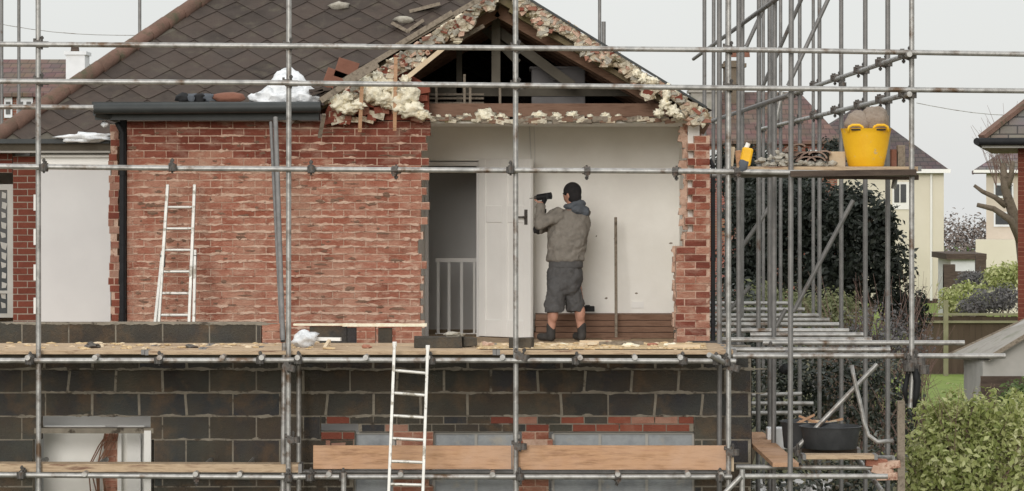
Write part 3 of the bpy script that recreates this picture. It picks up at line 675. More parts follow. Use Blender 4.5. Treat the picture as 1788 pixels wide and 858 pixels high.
# ------------------------------------------------------------------ scaffolding
TR = .0242
def tube_part(name, root, p0, p1, m='galv', r=TR):
    return MB().tube(p0, p1, r, n=14).build(name, M[m], root, smooth=2)
def coupler_mesh():
    mb = MB()
    mb.tube((-.028, 0, 0), (.028, 0, 0), .038, n=12); mb.tube((0, -.058, -.03), (0, -.058, .03), .038, n=12)
    mb.obox((0, -.03, 0), (.05, .05, .06)); mb.tube((0, -.03, -.05), (0, -.03, .085), .010, n=8); mb.tube((0, -.03, .055), (0, -.03, .075), .018, n=6)
    mb.tube((.0, .045, .02), (.0, .045, .06), .012, n=6); mb.obox((0, .02, .035), (.045, .06, .014))
    me = mb.build('coupler', M['coupler'], origin=(0, 0, 0))
    return me
CPL = coupler_mesh()
first_c = [True]
def couple(root, p, rz=0, rx=0, ry=0, s=1.0):
    o = CPL if first_c[0] else CPL.copy()
    if not first_c[0]: COL.objects.link(o)
    first_c[0] = False
    o.parent = root; o.location = Vector(p)-wloc(root); o.rotation_euler = (rx, ry, rz); o.scale = (s, s, s)
DF = 28.4; DI = 29.72
sc = empty('scaffold', P(640, 1100, DF), 'galvanised tube scaffold running across the front of the torn open house', 'scaffolding')
sc.location.z = 0
XE = -5.6
# standards (front row, inner row)
for px, ptop in ((3, None), (68, None), (503, None), (901, None), (1272, None)):
    if px == 3: continue
    x = X(px, DF); tube_part('standard', sc, (x, DF, .05), (x+random.uniform(-.01, .01), DF, 7.2))
tube_part('standard', sc, (X(499, DF)-.045, DF+.07, .05), (X(499, DF)-.02, DF+.09, Z(600, DF)))
for px in (522, 1256):
    x = X(px, DI); tube_part('standard', sc, (x, DI, .05), (x, DI, Z(606 if px == 522 else -60, DI)), 'galv' if px == 522 else 'galv_d')
# leaning tube pair in front of the brick wall
tube_part('brace', sc, P(481, 206, 31.2), P(494, 596, 29.9), 'galv_d')
tube_part('brace', sc, P(473, 214, 31.25), P(492, 590, 29.95), 'galv_d', .018)
# ledgers
yl = DF-.05
def ledger(px0, py0, px1, py1, d=None, m='galv', name='ledger'):
    d = yl if d is None else d
    return tube_part(name, sc, P(px0, py0, d), P(px1, py1, d), m)
ledger(-60, 77, 640, 81.5); ledger(636, 82, 1290, 87.5); ledger(1262, 86.5, 1880, 96.5, DF-.1)
ledger(-60, 142, 520, 145); ledger(505, 145.5, 1130, 152); ledger(1100, 152, 1880, 160, DF-.1)
ledger(-60, 186.5, 163, 188, 30.2)
ledger(-60, 290, 300, 294); ledger(296, 294.5, 895, 298); ledger(880, 297.5, 1310, 300)
ledger(-60, 630, 505, 629.5); ledger(495, 629, 1010, 630); ledger(1000, 630, 1285, 631)
ledger(-60, 829, 520, 834); ledger(505, 833, 1278, 833)
ledger(-60, 622, 1290, 622, DI, 'galv_d'); ledger(-60, 823, 1270, 826, DI, 'galv_d')
# transoms poking out under the deck (ends seen as short stubs)
for px in (55, 165, 278, 390, 455, 522, 640, 750, 880, 1008, 1110, 1190, 1250):
    x = X(px, DF); tube_part('transom', sc, (x+random.uniform(-.03, .03), DF-.13-random.random()*.06, Z(623, DF)), (x, DI+.1, Z(623, DF)), 'galv')
for px in (40, 150, 343, 420, 575, 700, 860, 1078, 1200, 1258):
    x = X(px, DF); tube_part('transom', sc, (x, DF-.1-random.random()*.05, Z(826.5, DF)), (x, DI+.1, Z(826.5, DF)), 'galv')
tube_part('transom', sc, P(1238, 620, DF-.35), P(1266, 634, DF-.1), 'galv')
# small posts at the bottom
tube_part('standard', sc, P(600, 826, DF-.16), P(600, 1000, DF-.16)); tube_part('standard', sc, P(1296, 820, DF-.14), P(1296, 1000, DF-.14))
tube_part('brace', sc, P(1294, 832, DF-.18), P(1255, 872, DF-.18))
for px, py in ((78, 293), (300, 293), (543, 296), (690, 297), (892, 297), (1025, 298), (1180, 299), (1286, 300)): 
    couple(sc, P(px, py, yl), rz=random.uniform(-.3, .3), rx=random.choice([0, 3.1]))
for px, py in ((55, 630), (280, 629), (455, 629), (522, 629), (750, 630), (1008, 630), (1190, 630), (1250, 631), (1268, 632)): couple(sc, P(px, py, yl), rz=random.uniform(-.4, .4))
for px, py in ((500, 640), (906, 622), (1275, 640)): couple(sc, P(px, py, yl-.0), rz=1.57, rx=.3)
for px, py in ((40, 829), (343, 833), (503, 834), (545, 833), (600, 833), (906, 832), (1078, 833), (1258, 833)): couple(sc, P(px, py, yl), rz=random.uniform(-.4, .4), rx=random.choice([0, 3.1]))
for px, py in ((68, 78), (503, 81), (901, 85), (1272, 87), (68, 143), (503, 146), (901, 151), (1272, 153), (507, 768), (903, 780), (1274, 790)): couple(sc, P(px, py, DF-.02), rz=1.57, s=.92)

# side scaffold running back on the right
s2 = empty('scaffold', (3.2, 32, 0), 'tall side scaffold of many uprights running back beside the house, right of the brick pier', 'scaffolding')
XA, XB = 3.573, 2.465
DA = [28.4, 30.24, 32.2, 34.6, 37.1, 39.7, 42.6, 45.6]
for i, d in enumerate(DA):
    top = 8.6; a = P(0, 0, d)
    tube_part('standard', s2, (XA, d, .05 if i else Z(645, DF)), (XA, d, top), 'galv' if i < 1 else 'galv_d')
    if i < 6: tube_part('standard', s2, (XB, d+.0, .05), (XB+.02, d, top), 'galv_d')
for px, d in ((1290, 31), (1230, 38), (1344, 33), (1420, 46)): tube_part('standard', s2, P(px, 860, d), P(px, -150, d), 'galv_d')
for z in (Z(97, DF), Z(166, DF)):
    tube_part('ledger', s2, (XA-.05, DF-.25, z), (XA-.05, 46, z), 'galv'); 
    for i, d in enumerate(DA): couple(s2, (XA-.05, d, z), rz=1.57); couple(s2, (XA-.04, d+.16, z+.02), rz=.4, rx=3.1)
tube_part('ledger', s2, (XB, DF, Z(166, DF)), (XB, 44, Z(166, DF)), 'galv_d'); tube_part('ledger', s2, (XB, DF, Z(97, DF)+.6), (XB, 44, Z(97, DF)+.6), 'galv_d')
# braces high up
def sl2(a, b, m='galv_d', n='brace'): return tube_part(n, s2, a, b, m)
sl2(P(1303, 82, 36), P(1372, -70, 36)); sl2(P(1328, 160, 39), P(1430, -70, 38)); sl2(P(1376, 150, 35), P(1478, -70, 35))
sl2(P(1355, 210, 33), P(1366, 160, 33), 'galv'); sl2(P(1385, 545, 33.5), P(1490, 350, 33.5)); sl2(P(1290, 440, 36), P(1345, 360, 36))
sl2(P(1345, 590, 33), P(1372, 540, 33)); sl2(P(1258, 560, 36), P(1310, 500, 36))
sl2(P(1388, 786, 29.6), P(1532, 636, 29.6), 'galv')
# transoms of the lower deck level going back (seen as stacked bars)
zT = EYE-1.475
for i, d in enumerate((28.42, 28.75, 29.4, 30.0, 31.0, 31.9, 33.3, 34.4, 35.6, 37.3, 39.3)):
    xe = XA-.17+random.uniform(-.03, .03)
    if i == 0: xe = X(1756, DF)
    if i == 2: xe = X(1684, 29.4)
    tube_part('transom', s2, (1.95+(.35 if i in (2, 4) else 0), d, zT-.07*(i < 1)-.03*(i == 1)), (xe, d, zT-.07*(i < 1)-.03*(i == 1)), 'galv')
tube_part('ledger', s2, P(1270, 620, 28.5), P(1580, 621.5, 28.5)); 
for x in (XB,): tube_part('ledger', s2, (x, DF, zT-.05), (x, 44, zT-.05), 'galv_d')
# middle tubes in front under the upper platform
tube_part('ledger', s2, P(1272, 300, DF-.03), P(1600, 304, DF-.03))
for d in (29, 30.24, 31.5, 33): tube_part('transom', s2, (1.95, d, Z(304, 28.4)), (XA+.08, d, Z(304, 28.4)), 'galv_d')
tube_part('transom', s2, P(1560, 330, 29.2), P(1566, 296, 29.2), 'galv')
# bottom right
tube_part('ledger', s2, P(1290, 832, 28.3), P(1550, 832, 28.3)); tube_part('ledger', s2, P(1285, 816, 29), P(1530, 817, 29)); 
tube_part('ledger', s2, P(1310, 765, 34), P(1420, 765, 34), 'galv'); tube_part('ledger', s2, P(1310, 705, 36), P(1420, 705, 36), 'galv'); tube_part('ledger', s2, P(1310, 690, 37), P(1400, 688, 37)); tube_part('ledger', s2, P(1310, 722, 35), P(1400, 721, 35))
tube_part('standard', s2, P(1594, 640, DF-.05), P(1590, 712, DF-.05), 'galv')
for px, py in ((1592, 632), (1585, 640), (1600, 645)): couple(s2, P(px, py, DF-.05), rz=random.uniform(0, 1.5), s=1.3)
couple(s2, P(1392, 790, 29.5)); couple(s2, P(1345, 612, 29)); couple(s2, P(1470, 150, 30))
tube_part('transom', s2, P(1505, 800, 29.5), P(1560, 800, 29.2)); tube_part('brace', s2, P(1490, 790, 30), P(1540, 858, 29))
# rear scaffold seen over the roof
s3 = empty('scaffold', (0, 45, 0), 'distant scaffold tubes rising behind the ridge of the slate roof', 'scaffolding')
for px in (3, 33, 244, 1047): tube_part('standard', s3, (X(px, 45), 45, 0), (X(px, 45), 45, 8.5), 'galv_d')
tube_part('standard', s3, P(1054, 120, 44), P(1054, 38, 44), 'galv_d', .03)
tube_part('ledger', s3, P(-60, 420, 45), P(1100, 420, 45), 'galv_d')

# ------------------------------------------------------------------ boards
def board(p0, p1, w, h, label, group, m='board', up=(0, 0, 1), name='scaffold_board'):
    o = MB().beam(p0, p1, w, h, up=up).build(name, M[m], bevel=.004)
    ud = Vector(p1)-Vector(p0)
    MBx = MB()
    for q in (p0, p1):    # galvanised end bands
        q = Vector(q); dd = ud.normalized()*(1 if (q-Vector(p0)).length < .01 else -1)
        MB().beam(q-dd*.002, q+dd*.03, w+.006, h+.006, up=up).build('end_band', M['galv_d'], o)
    return tag(o, label, 'scaffold board', group)
zd = Z(612.5, DF)
for r in range(6):
    y = DF+.06+r*.2275+.112; xs = [-6.6, -3.4+(r % 3)*.5, -.2+(r % 2)*.6, 1.93+(.0 if r % 2 else .06)]
    for i in range(3):
        z = zd-.019+random.uniform(-.004, .004)
        if i == 2 and r == 0: z += .0
        board((xs[i]+.004, y, z+random.uniform(-.004, .004)), (xs[i+1]-.004, y+random.uniform(-.006, .006), z), .222, .038, 'scaffold board laid flat in the walkway deck in front of the brick wall', 'boards of the walkway deck')
z0 = Z(820.5, DF)
board(P(-70, 815, DF+.15), P(528, 816.5, DF+.15), .225, .075, 'long pale board lying level below the white sheeted window opening, on the bottom lift', None)
ob = MB().beam(P(547, 798.5, DF+.08), P(893, 799, DF+.08), .038, .215, up=(0, 0, 1)).build('toe_board', M['timber'], bevel=.004)
tag(ob, 'wide tan board standing on edge as a toe board behind the bottom of the ladder', 'toe board')
ob = MB().beam(P(895, 799, DF+.085), P(1276, 799.5, DF+.08), .038, .222, up=(0, 0, 1)).build('toe_board', M['timber'], bevel=.004)
tag(ob, 'wide tan toe board on edge between the middle upright and the block wall end', 'toe board')
MB().beam(P(1276, 800, DF+.08), P(1281, 800, DF+.08), .044, .24).build('end_band', M['pale_wood'], ob)
ob = MB().beam(P(1312, 758, 31.2), P(1372, 812, 28.6), .24, .04).build('scaffold_board', M['timber'], bevel=.004); tag(ob, 'short orange plank sloping down beside the end of the block wall', 'plank')
board(P(1400, 797, 29.0), P(1530, 797, 29.0), .22, .04, 'short pale board lying level under the black mixing tub', None)
board(P(1385, 786, 29.9), P(1500, 786, 29.9), .22, .04, 'short grey board just behind the one under the black tub', None, 'old_board')
# upper platform boards
for r in range(5):
    y = 28.5+.115+r*.228; z = Z(295, 28.5)+.0
    board((X(1278, 28.5), y, z), (XA+.1, y, z), .222, .04, 'dark wet board in the upper platform that carries the yellow tub', 'boards of the upper platform', 'board' if r == 0 else 'old_board')
ob = MB().beam(P(1380, 304, 28.25), P(1600, 301, 28.25), .05, .055).build('edge_board', M['old_board'], bevel=.004); tag(ob, 'black soaked board edge under the front of the yellow tub platform', 'board')
ob = MB().beam(P(1440, 308, 28.9), P(1602, 310, 28.9), .2, .05).build('edge_board', M['old_board'], bevel=.004); tag(ob, 'second black board slung beneath the yellow tub platform', 'board')

# ------------------------------------------------------------------ ladders
def ladder(bl, br, tl, tr, n, label, r=.012, first=.12, last=.9, wst=.05, ext=None):
    root = empty('ladder', (Vector(bl)+Vector(br))/2, label, 'ladder')
    for a, b in ((bl, tl), (br, tr)): MB().beam(a, b, wst*.6, wst*1.3, up=(0, 1, .2)).build('stile', M['alu'], root, bevel=.004)
    for i in range(n):
        f = first+(last-first)*i/(n-1); MB().tube(Vector(bl).lerp(Vector(tl), f), Vector(br).lerp(Vector(tr), f), r, n=10).build('rung', M['alu'], root, smooth=2)
    return root
d0, d1 = 30.9, 31.45
L1 = ladder(P(275, 600, d0), P(329, 600, d0), P(293, 324, d1), P(340, 324, d1), 7, 'aluminium ladder leaning on the red brick wall above the block course', first=.04, last=.86, r=.014)
for a, b in ((P(267, 600, d0-.06), P(284, 440, d1-.22)), (P(338, 600, d0-.06), P(341, 438, d1-.22))): MB().beam(a, b, .028, .06, up=(0, 1, .2)).build('stile', M['alu'], L1, bevel=.004)
MB().obox(P(284, 456, d1-.25), (.05, .05, .12)).build('bracket', M['coupler'], L1); MB().obox(P(339, 456, d1-.25), (.05, .05, .12)).build('bracket', M['coupler'], L1)
L2 = ladder(P(676, 930, 27.7), P(736, 930, 27.7), P(689, 600, 28.28), P(747, 606, 28.28), 8, 'aluminium access ladder standing in front of the block wall, top tied at the walkway', first=.01, last=.855, r=.014, wst=.045)
for q in ((689, 601), (747, 607)): MB().obox(P(q[0], q[1], 28.28), (.035, .05, .04)).build('end_cap', M['white'], L2)

# ------------------------------------------------------------------ foam, lumps, plastic
def lumps(name, cat, label, items, m='foam', group=None, sub=3):
    mb = MB()
    for px, py, d, rx, rz in items: mb.lump(P(px, py, d), (rx, min(rx, rz)*.6+.03, rz), sub=sub, amp=.55, fr=3.0)
    return tag(mb.build(name, M[m], smooth=True), label, cat, group)
random.seed(33)
lumps('expanding_foam', 'foam', 'big ragged mass of cream foam bulging at the left foot of the gable',
      [(700, 178, 31.45, .11, .13), (712, 165, 31.4, .10, .09), (718, 192, 31.4, .12, .08), (738, 201, 31.4, .07, .05), (690, 155, 31.5, .07, .07), (708, 140, 31.5, .05, .05)])
lumps('expanding_foam', 'foam', 'cream foam patch between the sack of slates and the hanging battens',
      [(652, 160, 31.45, .12, .10), (668, 172, 31.45, .10, .07), (640, 145, 31.5, .07, .06), (660, 135, 31.5, .05, .06), (672, 152, 31.5, .09, .08), (680, 182, 31.5, .08, .05)])
lumps('expanding_foam', 'foam', 'cream foam clump hanging at the end of the dark gutter',
      [(592, 180, 31.4, .08, .07), (608, 190, 31.4, .08, .06), (580, 172, 31.4, .05, .05), (625, 183, 31.4, .07, .05), (603, 172, 31.4, .07, .05)])
lumps('expanding_foam', 'foam', 'forked cream foam lump standing at the right foot of the gable',
      [(1164, 165, 31.45, .04, .06), (1160, 182, 31.45, .05, .06), (1150, 198, 31.45, .05, .04), (1175, 195, 31.45, .06, .05), (1186, 203, 31.45, .05, .03), (1167, 152, 31.45, .03, .03)])
lumps('expanding_foam', 'foam', 'small cream foam blob on the upper right slope of the gable', [(1125, 138, 31.45, .06, .05), (1140, 143, 31.45, .05, .04), (1112, 128, 31.45, .04, .04)])
for i, (px, r) in enumerate(((848, .085), (815, .04), (876, .04), (940, .06), (972, .045), (1000, .06), (1057, .045), (905, .035), (1030, .03), (1080, .03), (783, .03), (765, .025))):
    lumps('mortar_lump', 'rubble', 'cream mortar lump left on the broken edge above the white room', [(px, 205-r*40, 31.75, r, r*.75), (px+8, 208, 31.75, r*.8, r*.5)], group='mortar lumps along the broken ceiling edge')
# mortar smears on foam zone background
mb = MB()
for i in range(46):
    px = random.uniform(572, 745); py = random.uniform(max(150, 200-(px-572)*.5), 214)
    mb.obox(P(px, py, 31.62), (random.uniform(.06, .18), .12, random.uniform(.04, .07)), Matrix.Rotation(random.uniform(-.3, .3), 3, 'Y'), mi=random.choice([0, 0, 1]), j=.008)
mb.prism([(X(562, HB), Z(210, HB)), (X(750, HB), Z(210, HB)), (X(748, HB), Z(150, HB)), (X(700, HB), Z(120, HB)), (X(580, HB), Z(172, HB))], 31.66, 31.9)
mb.build('broken_wall_head', [M['red_frag'], M['rubble']], house)
for i, (a, b) in enumerate((((632, 148), (628, 230)), ((691, 100), (689, 228)), ((566, 200), (558, 240)))):
    o = MB().beam(P(a[0], a[1], 31.3), P(b[0], b[1], 31.45), .035, .025).build('batten', M['timber'] if i < 2 else M['grey_wood'])
    tag(o, ['short orange batten hanging over the brick wall beside the cream foam', 'long orange batten hanging from the gable foot past the big foam mass', 'grey batten end hanging below the end of the dark gutter'][i], 'batten')
# plastic sheet bundle on the flat roof
mb = MB()
mb.lump(P(500, 170, 31.8), (.26, .25, .24), sub=4, amp=.22, fr=1.6); mb.lump(P(470, 175, 31.7), (.20, .2, .12), sub=3, amp=.4, fr=2.4); mb.lump(P(530, 172, 31.7), (.20, .2, .11), sub=3, amp=.4, fr=2.4); mb.lump(P(502, 150, 31.9), (.12, .2, .16), sub=3, amp=.3)
tag(mb.build('plastic_sheet', M['sheet'], smooth=True), 'crumpled translucent plastic sheet heaped on the flat roof edge', 'plastic sheet')
for px, py, w, h, m, lb in ((400, 171, .28, .07, 'clay', 'reddish curved tile lying on the dark fascia left of the plastic sheet'), ):
    tag(MB().lump(P(px, py, 31.5), (w*.6, .1, h*.8), sub=3, amp=.1).build('clay_tile', M[m], smooth=True), lb, 'tile')
for i, px in enumerate((318, 335, 350, 365)):
    tag(MB().lump(P(px, 172, 31.5), (.07, .06, .045), sub=2, amp=.5).build('rag', M['black' if i % 2 == 0 else 'hoodc'], smooth=True), 'dark crumpled scrap on the flat roof edge left of the clay tile', 'scrap', 'dark scraps on the flat roof')
for i, (px, py, r) in enumerate(((548, 165, .35), (560, 158, .1))):
    tag(MB().obox(P(px, py, 31.7), (.22, .3, .03), Matrix.Rotation(-r, 3, 'Y')).build('loose_slate', M['slate']), ['grey loose slate lying right of the plastic sheet', 'loose slate under the left verge of the gable'][i], 'slate')
for i, (px, py, r) in enumerate(((605, 122, -.6), (585, 140, -.55))):
    t = (33.0-E_Y); d = 36.6
    p = P(px, py, 31.35+.0)
    tag(MB().obox(P(px, py, 31.9), (.22, .015, .2), Matrix.Rotation(r+.9, 3, 'Y')).build('loose_tile', M['clay'], bevel=.003), ['square reddish loose slate, upper of two beside the left verge', 'reddish loose slate, lower of two beside the left verge'][i], 'slate')
def roof_item(px, py):           # point on the slate roof seen at this pixel
    k = (CY-py)/F; t = (EYE+k*E_Y-E_Z)/(SL-k); d = E_Y+t; return P(px, py, d), t
for i, (px, py, L, a) in enumerate(((742, 20, .38, .25), (700, 55, .25, -.5), (725, 52, .25, .6))):
    p, t = roof_item(px, py); p = p+nrm*.05
    tag(MB().obox(p, (L, .09, .04), Matrix.Rotation(-a, 3, 'Y')).build('timber_offcut', M['grey_wood']), ['grey timber offcut lying high on the slates near the gable peak', 'left of two crossed timber offcuts on the slates', 'right of two crossed timber offcuts on the slates'][i], 'offcut')
for i, (px, py) in enumerate(((706, 40), (592, 15))):
    p, t = roof_item(px, py); tag(MB().lump(p+nrm*.04, (.12, .06, .05), sub=2, amp=.3).build('lichen_lump', M['rub_g'], smooth=True), ['grey mortar lump on the slates above the crossed offcuts', 'pale mortar lump on the slates near the ridge'][i], 'lump')
p, t = roof_item(140, 240)
tag(MB().lump(P(148, 240, 35.15), (.28, .08, .05), sub=3, amp=.5).build('plastic_scrap', M['sheet'], smooth=True), 'white plastic scrap on the lower eaves above the white sheeting', 'plastic scrap')
tag(MB().lump(P(183, 218, 31.5), (.035, .03, .03), sub=2, amp=.5).build('plastic_scrap', M['sheet'], smooth=True), 'tiny white scrap caught under the left end of the gutter', 'plastic scrap')

# ------------------------------------------------------------------ things on the walkway
zt = zd+.003
def on_deck(px, d): return Vector((X(px, d), d, zt))
b = on_deck(765, 28.95)
tag(MB().obox(b+Vector((0, 0, .05)), (.44, .22, .10), Matrix.Rotation(.04, 3, 'Z'), j=.004).build('concrete_block', M['block'], bevel=.006), 'dark concrete block lying flat on the walkway below the stair balustrade', 'block')
b = on_deck(815, 29.1); tag(MB().obox(b+Vector((0, 0, .045)), (.13, .2, .09), Matrix.Rotation(.3, 3, 'Z'), j=.01).build('cut_block', M['block'], bevel=.006), 'small cut block beside the flat concrete block on the walkway', 'block')
b = on_deck(912, 28.8); tag(MB().obox(b+Vector((0, 0, .045)), (.20, .2, .09), Matrix.Rotation(-.2, 3, 'Z'), j=.01).build('cut_block', M['block'], bevel=.006), 'dark half block on the walkway under the open white door', 'block')
for i, (px, d, r, m) in enumerate(((790, 28.9, .05, 'rub_g'), (800, 28.95, .035, 'rub_g'), (852, 29.2, .035, 'mortar'), (1035, 29.1, .04, 'pale_wood'), (1100, 29.0, .04, 'foam'), (1140, 29.2, .03, 'brick'), (985, 29.3, .025, 'foam'), (1170, 29, .04, 'foam'), (335, 28.8, .035, 'coupler'), (160, 28.8, .05, 'coupler'), (640, 28.8, .03, 'brick'), (1060, 29.4, .03, 'brick'))):
    b = on_deck(px, d); h = .10 if i in (0, 1) else 0
    tag(MB().lump(b+Vector((0, 0, h+r*.4)), (r*1.5, r, r*.6), sub=2, amp=.5).build('rubble_piece', M[m]), 'small lump of masonry waste on the walkway boards', 'rubble', 'rubble pieces scattered on the walkway')
mb = MB()
for i in range(260):
    px = random.choice([random.uniform(835, 1235), random.uniform(835, 1235), random.uniform(0, 620)]); d = random.uniform(28.5, 29.7); r = random.uniform(.006, .02)
    mb.lump(on_deck(px, d)+Vector((0, 0, r*.3)), (r*random.uniform(1.2, 3.5), r*1.5, r*.7), sub=1, amp=.4, mi=random.choice([0, 0, 1]))
mb.add([on_deck(838, 28.6)+Vector((0, 0, .002)), on_deck(1235, 28.55)+Vector((0, 0, .002)), on_deck(1232, 29.72)+Vector((0, 0, .002)), on_deck(838, 29.72)+Vector((0, 0, .002))], [(0, 1, 2, 3)])
tag(mb.build('sawdust_debris', [M['sand'], M['pale_wood']]), 'sandy sawdust and crumbs over the walkway boards', 'debris', kind='stuff')
for i, (px, L, a, d) in enumerate(((1085, .42, .1, 29.3), (1040, .3, -.1, 29.5), (1195, .3, -.2, 28.75))):
    tag(MB().obox(on_deck(px, d)+Vector((0, 0, .02)), (L, .04, .03), Matrix.Rotation(a, 3, 'Z')).build('offcut', M['pale_wood' if i else 'grey_wood']), ['grey stick lying on the walkway by the foot of the broom', 'short pale stick lying right of the man on the walkway', 'pale offcut at the right end of the walkway before the brick pier'][i], 'offcut')
tag(MB().lump(on_deck(532, 29.0)+Vector((0, 0, .07)), (.12, .1, .075), sub=3, amp=.35).build('crumpled_bag', M['sheet'], smooth=True), 'crumpled white bag on the walkway beside the double upright', 'bag')
bt = MB().beam(on_deck(543, 29.1)+Vector((0, 0, .07)), on_deck(595, 29.05)+Vector((0, 0, .068)), .05, .03)
tag(bt.build('white_batten', M['white']), 'short white batten propped beside the crumpled white bag', 'batten')
tag(MB().beam(on_deck(575, 28.9)+Vector((0, 0, .06)), on_deck(567, 28.75)+Vector((0, 0, .0)), .03, .03).build('offcut', M['pale_wood']), 'small pale peg leaning on the white batten', 'offcut')

# ------------------------------------------------------------------ upper platform load
pz = Z(295, 28.5)+.021
tb = empty('flexible_tub', (X(1512, 28.75), 28.75, pz), 'big yellow rubber tub with two rim handles on the upper platform', 'tub')
prof = [(.155, 0), (.165, .01), (.185, .10), (.205, .20), (.222, .30), (.232, .345), (.236, .35), (.228, .35), (.215, .31), (.16, .03)]
MB().lathe(tb.location, prof, n=40).build('bowl', M['yellow'], tb, smooth=2)
for s_ in (-1, 1):
    c = Vector(tb.location)+Vector((s_*.115, -.195, .338)); pts = [c+Vector((-.07, 0, -.02)), c+Vector((-.06, 0, .025)), c+Vector((-.03, -.004, .04)), c+Vector((.03, -.004, .04)), c+Vector((.06, 0, .025)), c+Vector((.07, 0, -.02))]
    MB().path(pts, .013, n=8).build('handle', M['yellow'], tb, smooth=True)
    MB().obox(c+Vector((0, -.014, -.002)), (.085, .02, .014)).build('slot_shade_bar', M['black'], tb)  # solid black bar imitating the dark opening under the handle
for i, (px, r) in enumerate(((1497, .12), (1527, .14))):
    tag(MB().lump((X(px, 28.8), 28.8+.02*i, pz+.40+.03*i), (r, .1, r*.95), sub=3, amp=.12).build('rubble_sack', M['sack'], smooth=True), ['lower brown sack bulging out of the yellow tub', 'taller brown sack bulging out of the yellow tub'][i], 'sack')
def small_can(px, d, label, m='yellow'):
    r = empty('jerry_can', (X(px, d), d, pz), label, 'container')
    MB().obox(Vector(r.location)+Vector((0, 0, .09)), (.10, .12, .17), Matrix.Rotation(.2, 3, 'Y')).build('can_body', M[m], r, bevel=.02)
    MB().tube(Vector(r.location)+Vector((.0, 0, .17)), Vector(r.location)+Vector((.02, 0, .215)), .022).build('cap', M['white'], r)
small_can(1303, 28.7, 'small yellow container with a white cap at the left end of the upper platform')
tag(MB().obox((X(1272, 28.6)+.02, 28.62, pz+.08), (.06, .05, .2), Matrix.Rotation(.1, 3, 'Y')).build('wood_block', M['pale_wood'], bevel=.004), 'pale wood block standing by the corner upright on the upper platform', 'wood block')
tag(MB().obox((X(1284, 28.8)+.03, 28.8, pz+.07), (.05, .05, .16), Matrix.Rotation(-.1, 3, 'Y')).build('wood_block', M['timber'], bevel=.004), 'orange wood block next to the small yellow container', 'wood block')
for k in range(9):       # curved roof tiles in a rough pile
    mb = MB(); c = Vector((X(1395+(k % 4)*15+random.uniform(-4, 4), 28.8), 28.75+random.uniform(0, .3), pz+.03+(k//4)*.055+random.uniform(0, .02)))
    pr = [(math.sin(t)*.09, math.cos(t)*.05) for t in np.linspace(-1.5, 1.5, 9)]; prof2 = pr+[(x*.84, z*.84-.004) for x, z in reversed(pr)]
    rot = Matrix.Rotation(random.uniform(-.4, .4), 3, 'Y')@Matrix.Rotation(random.uniform(-.3, .3), 3, 'Z')
    mb.prism(prof2, -.16, .16); mb.v = [c+rot@v for v in mb.v]
    tag(mb.build('curved_tile', M['tile_pile']), 'curved clay tile in the loose pile left of the yellow tub', 'roof tile', 'curved tiles in the pile')
mb = MB()
for i in range(90):
    px = random.triangular(1315, 1470, 1345 if i % 2 else 1440); mb.lump((X(px, 28.7), 28.6+random.random()*.4, pz+.01+abs(random.gauss(0, .035))*(1.2 if px < 1380 else .5)), (random.uniform(.02, .05), .03, random.uniform(.012, .03)), sub=1, amp=.4)
tag(mb.build('grey_rubble', M['rub_g']), 'grey rubble heap between the yellow container and the curved tiles', 'rubble', kind='stuff')
for i, (px, w, h, m) in enumerate(((1462, .15, .14, 'render_w'), (1574, .07, .20, 'grey_wood'), (1561, .05, .16, 'clay'))):
    tag(MB().obox((X(px, 28.9), 28.95, pz+h/2), (w, .12, h)).build('carton' if i == 0 else 'upright_block', M[m if m != 'render_w' else 'pale_wood'], bevel=.006), ['pale carton half hidden at the left side of the yellow tub', 'grey upright block at the right side of the yellow tub', 'reddish upright slab wedged against the yellow tub'][i], 'carton' if i == 0 else 'block')
tag(MB().lump((X(1297, 28.4), 28.35, pz+.0), (.05, .04, .06), sub=2, amp=.3).build('work_glove', M['hoodc'], smooth=True), 'blue grey glove hanging at the left end of the upper platform', 'glove')
# lower right load: black tub, bricks, hose
tz = Z(783, 29.6)
tb = empty('mixing_tub', (X(1450, 29.6), 29.6, tz), 'round black mixing tub on the lower boards of the side scaffold', 'tub')
MB().lathe(tb.location, [(.24, 0), (.25, .01), (.275, .17), (.29, .205), (.30, .21), (.29, .215), (.27, .19), (.23, .03)], n=36).build('bowl', M['rubber'], tb, smooth=2)
tb2 = empty('mixing_tub', (X(1412, 30.1), 30.1, Z(783, 30.1)), 'second dark tub partly hidden behind the round black mixing tub', 'tub')
MB().lathe(tb2.location, [(.22, 0), (.24, .01), (.26, .22), (.28, .26), (.27, .265), (.25, .22), (.21, .03)], n=36).build('bowl', M['rubber'], tb2, smooth=2)
tag(MB().beam(P(1392, 748, 30.1), P(1442, 746, 30.1), .14, .03).build('plank_offcut', M['pale_wood']), 'pale plank offcut resting on the hidden dark tub', 'plank')
for i in range(7):
    a = random.uniform(0, 3); tag(MB().obox(P(1400+i*8, 741-random.random()*7, 30.1+random.uniform(-.1, .1)), (random.uniform(.12, .3), .03, .02), Matrix.Rotation(random.uniform(-.6, .6), 3, 'Y')).build('wood_scrap', M['pale_wood' if i % 2 else 'timber']), 'thin wood scrap heaped over the dark tubs', 'wood scrap', 'wood scraps over the dark tubs')
for i, (px, py) in enumerate(((1540, 822), (1552, 812), (1530, 808), (1548, 832))):
    tag(MB().obox(P(px, py, 29.0), (.2, .1, .07), Matrix.Rotation(random.uniform(-.4, .4), 3, 'Y'), j=.004).build('loose_brick', M['mortar' if i != 2 else 'brick'], bevel=.004), 'pale pink brick in the small heap at the right end of the lower boards', 'brick', 'bricks at the right end of the lower boards')
hs = MB().path([P(1487, 638, 29), P(1492, 665, 29), P(1501, 700, 29), P(1508, 735, 29), P(1516, 760, 29), P(1532, 772, 29), P(1560, 770, 29)], .02, n=12)
tag(hs.build('waste_hose', M['galv'], smooth=True), 'pale grey bent pipe hanging between the side scaffold tubes', 'pipe')
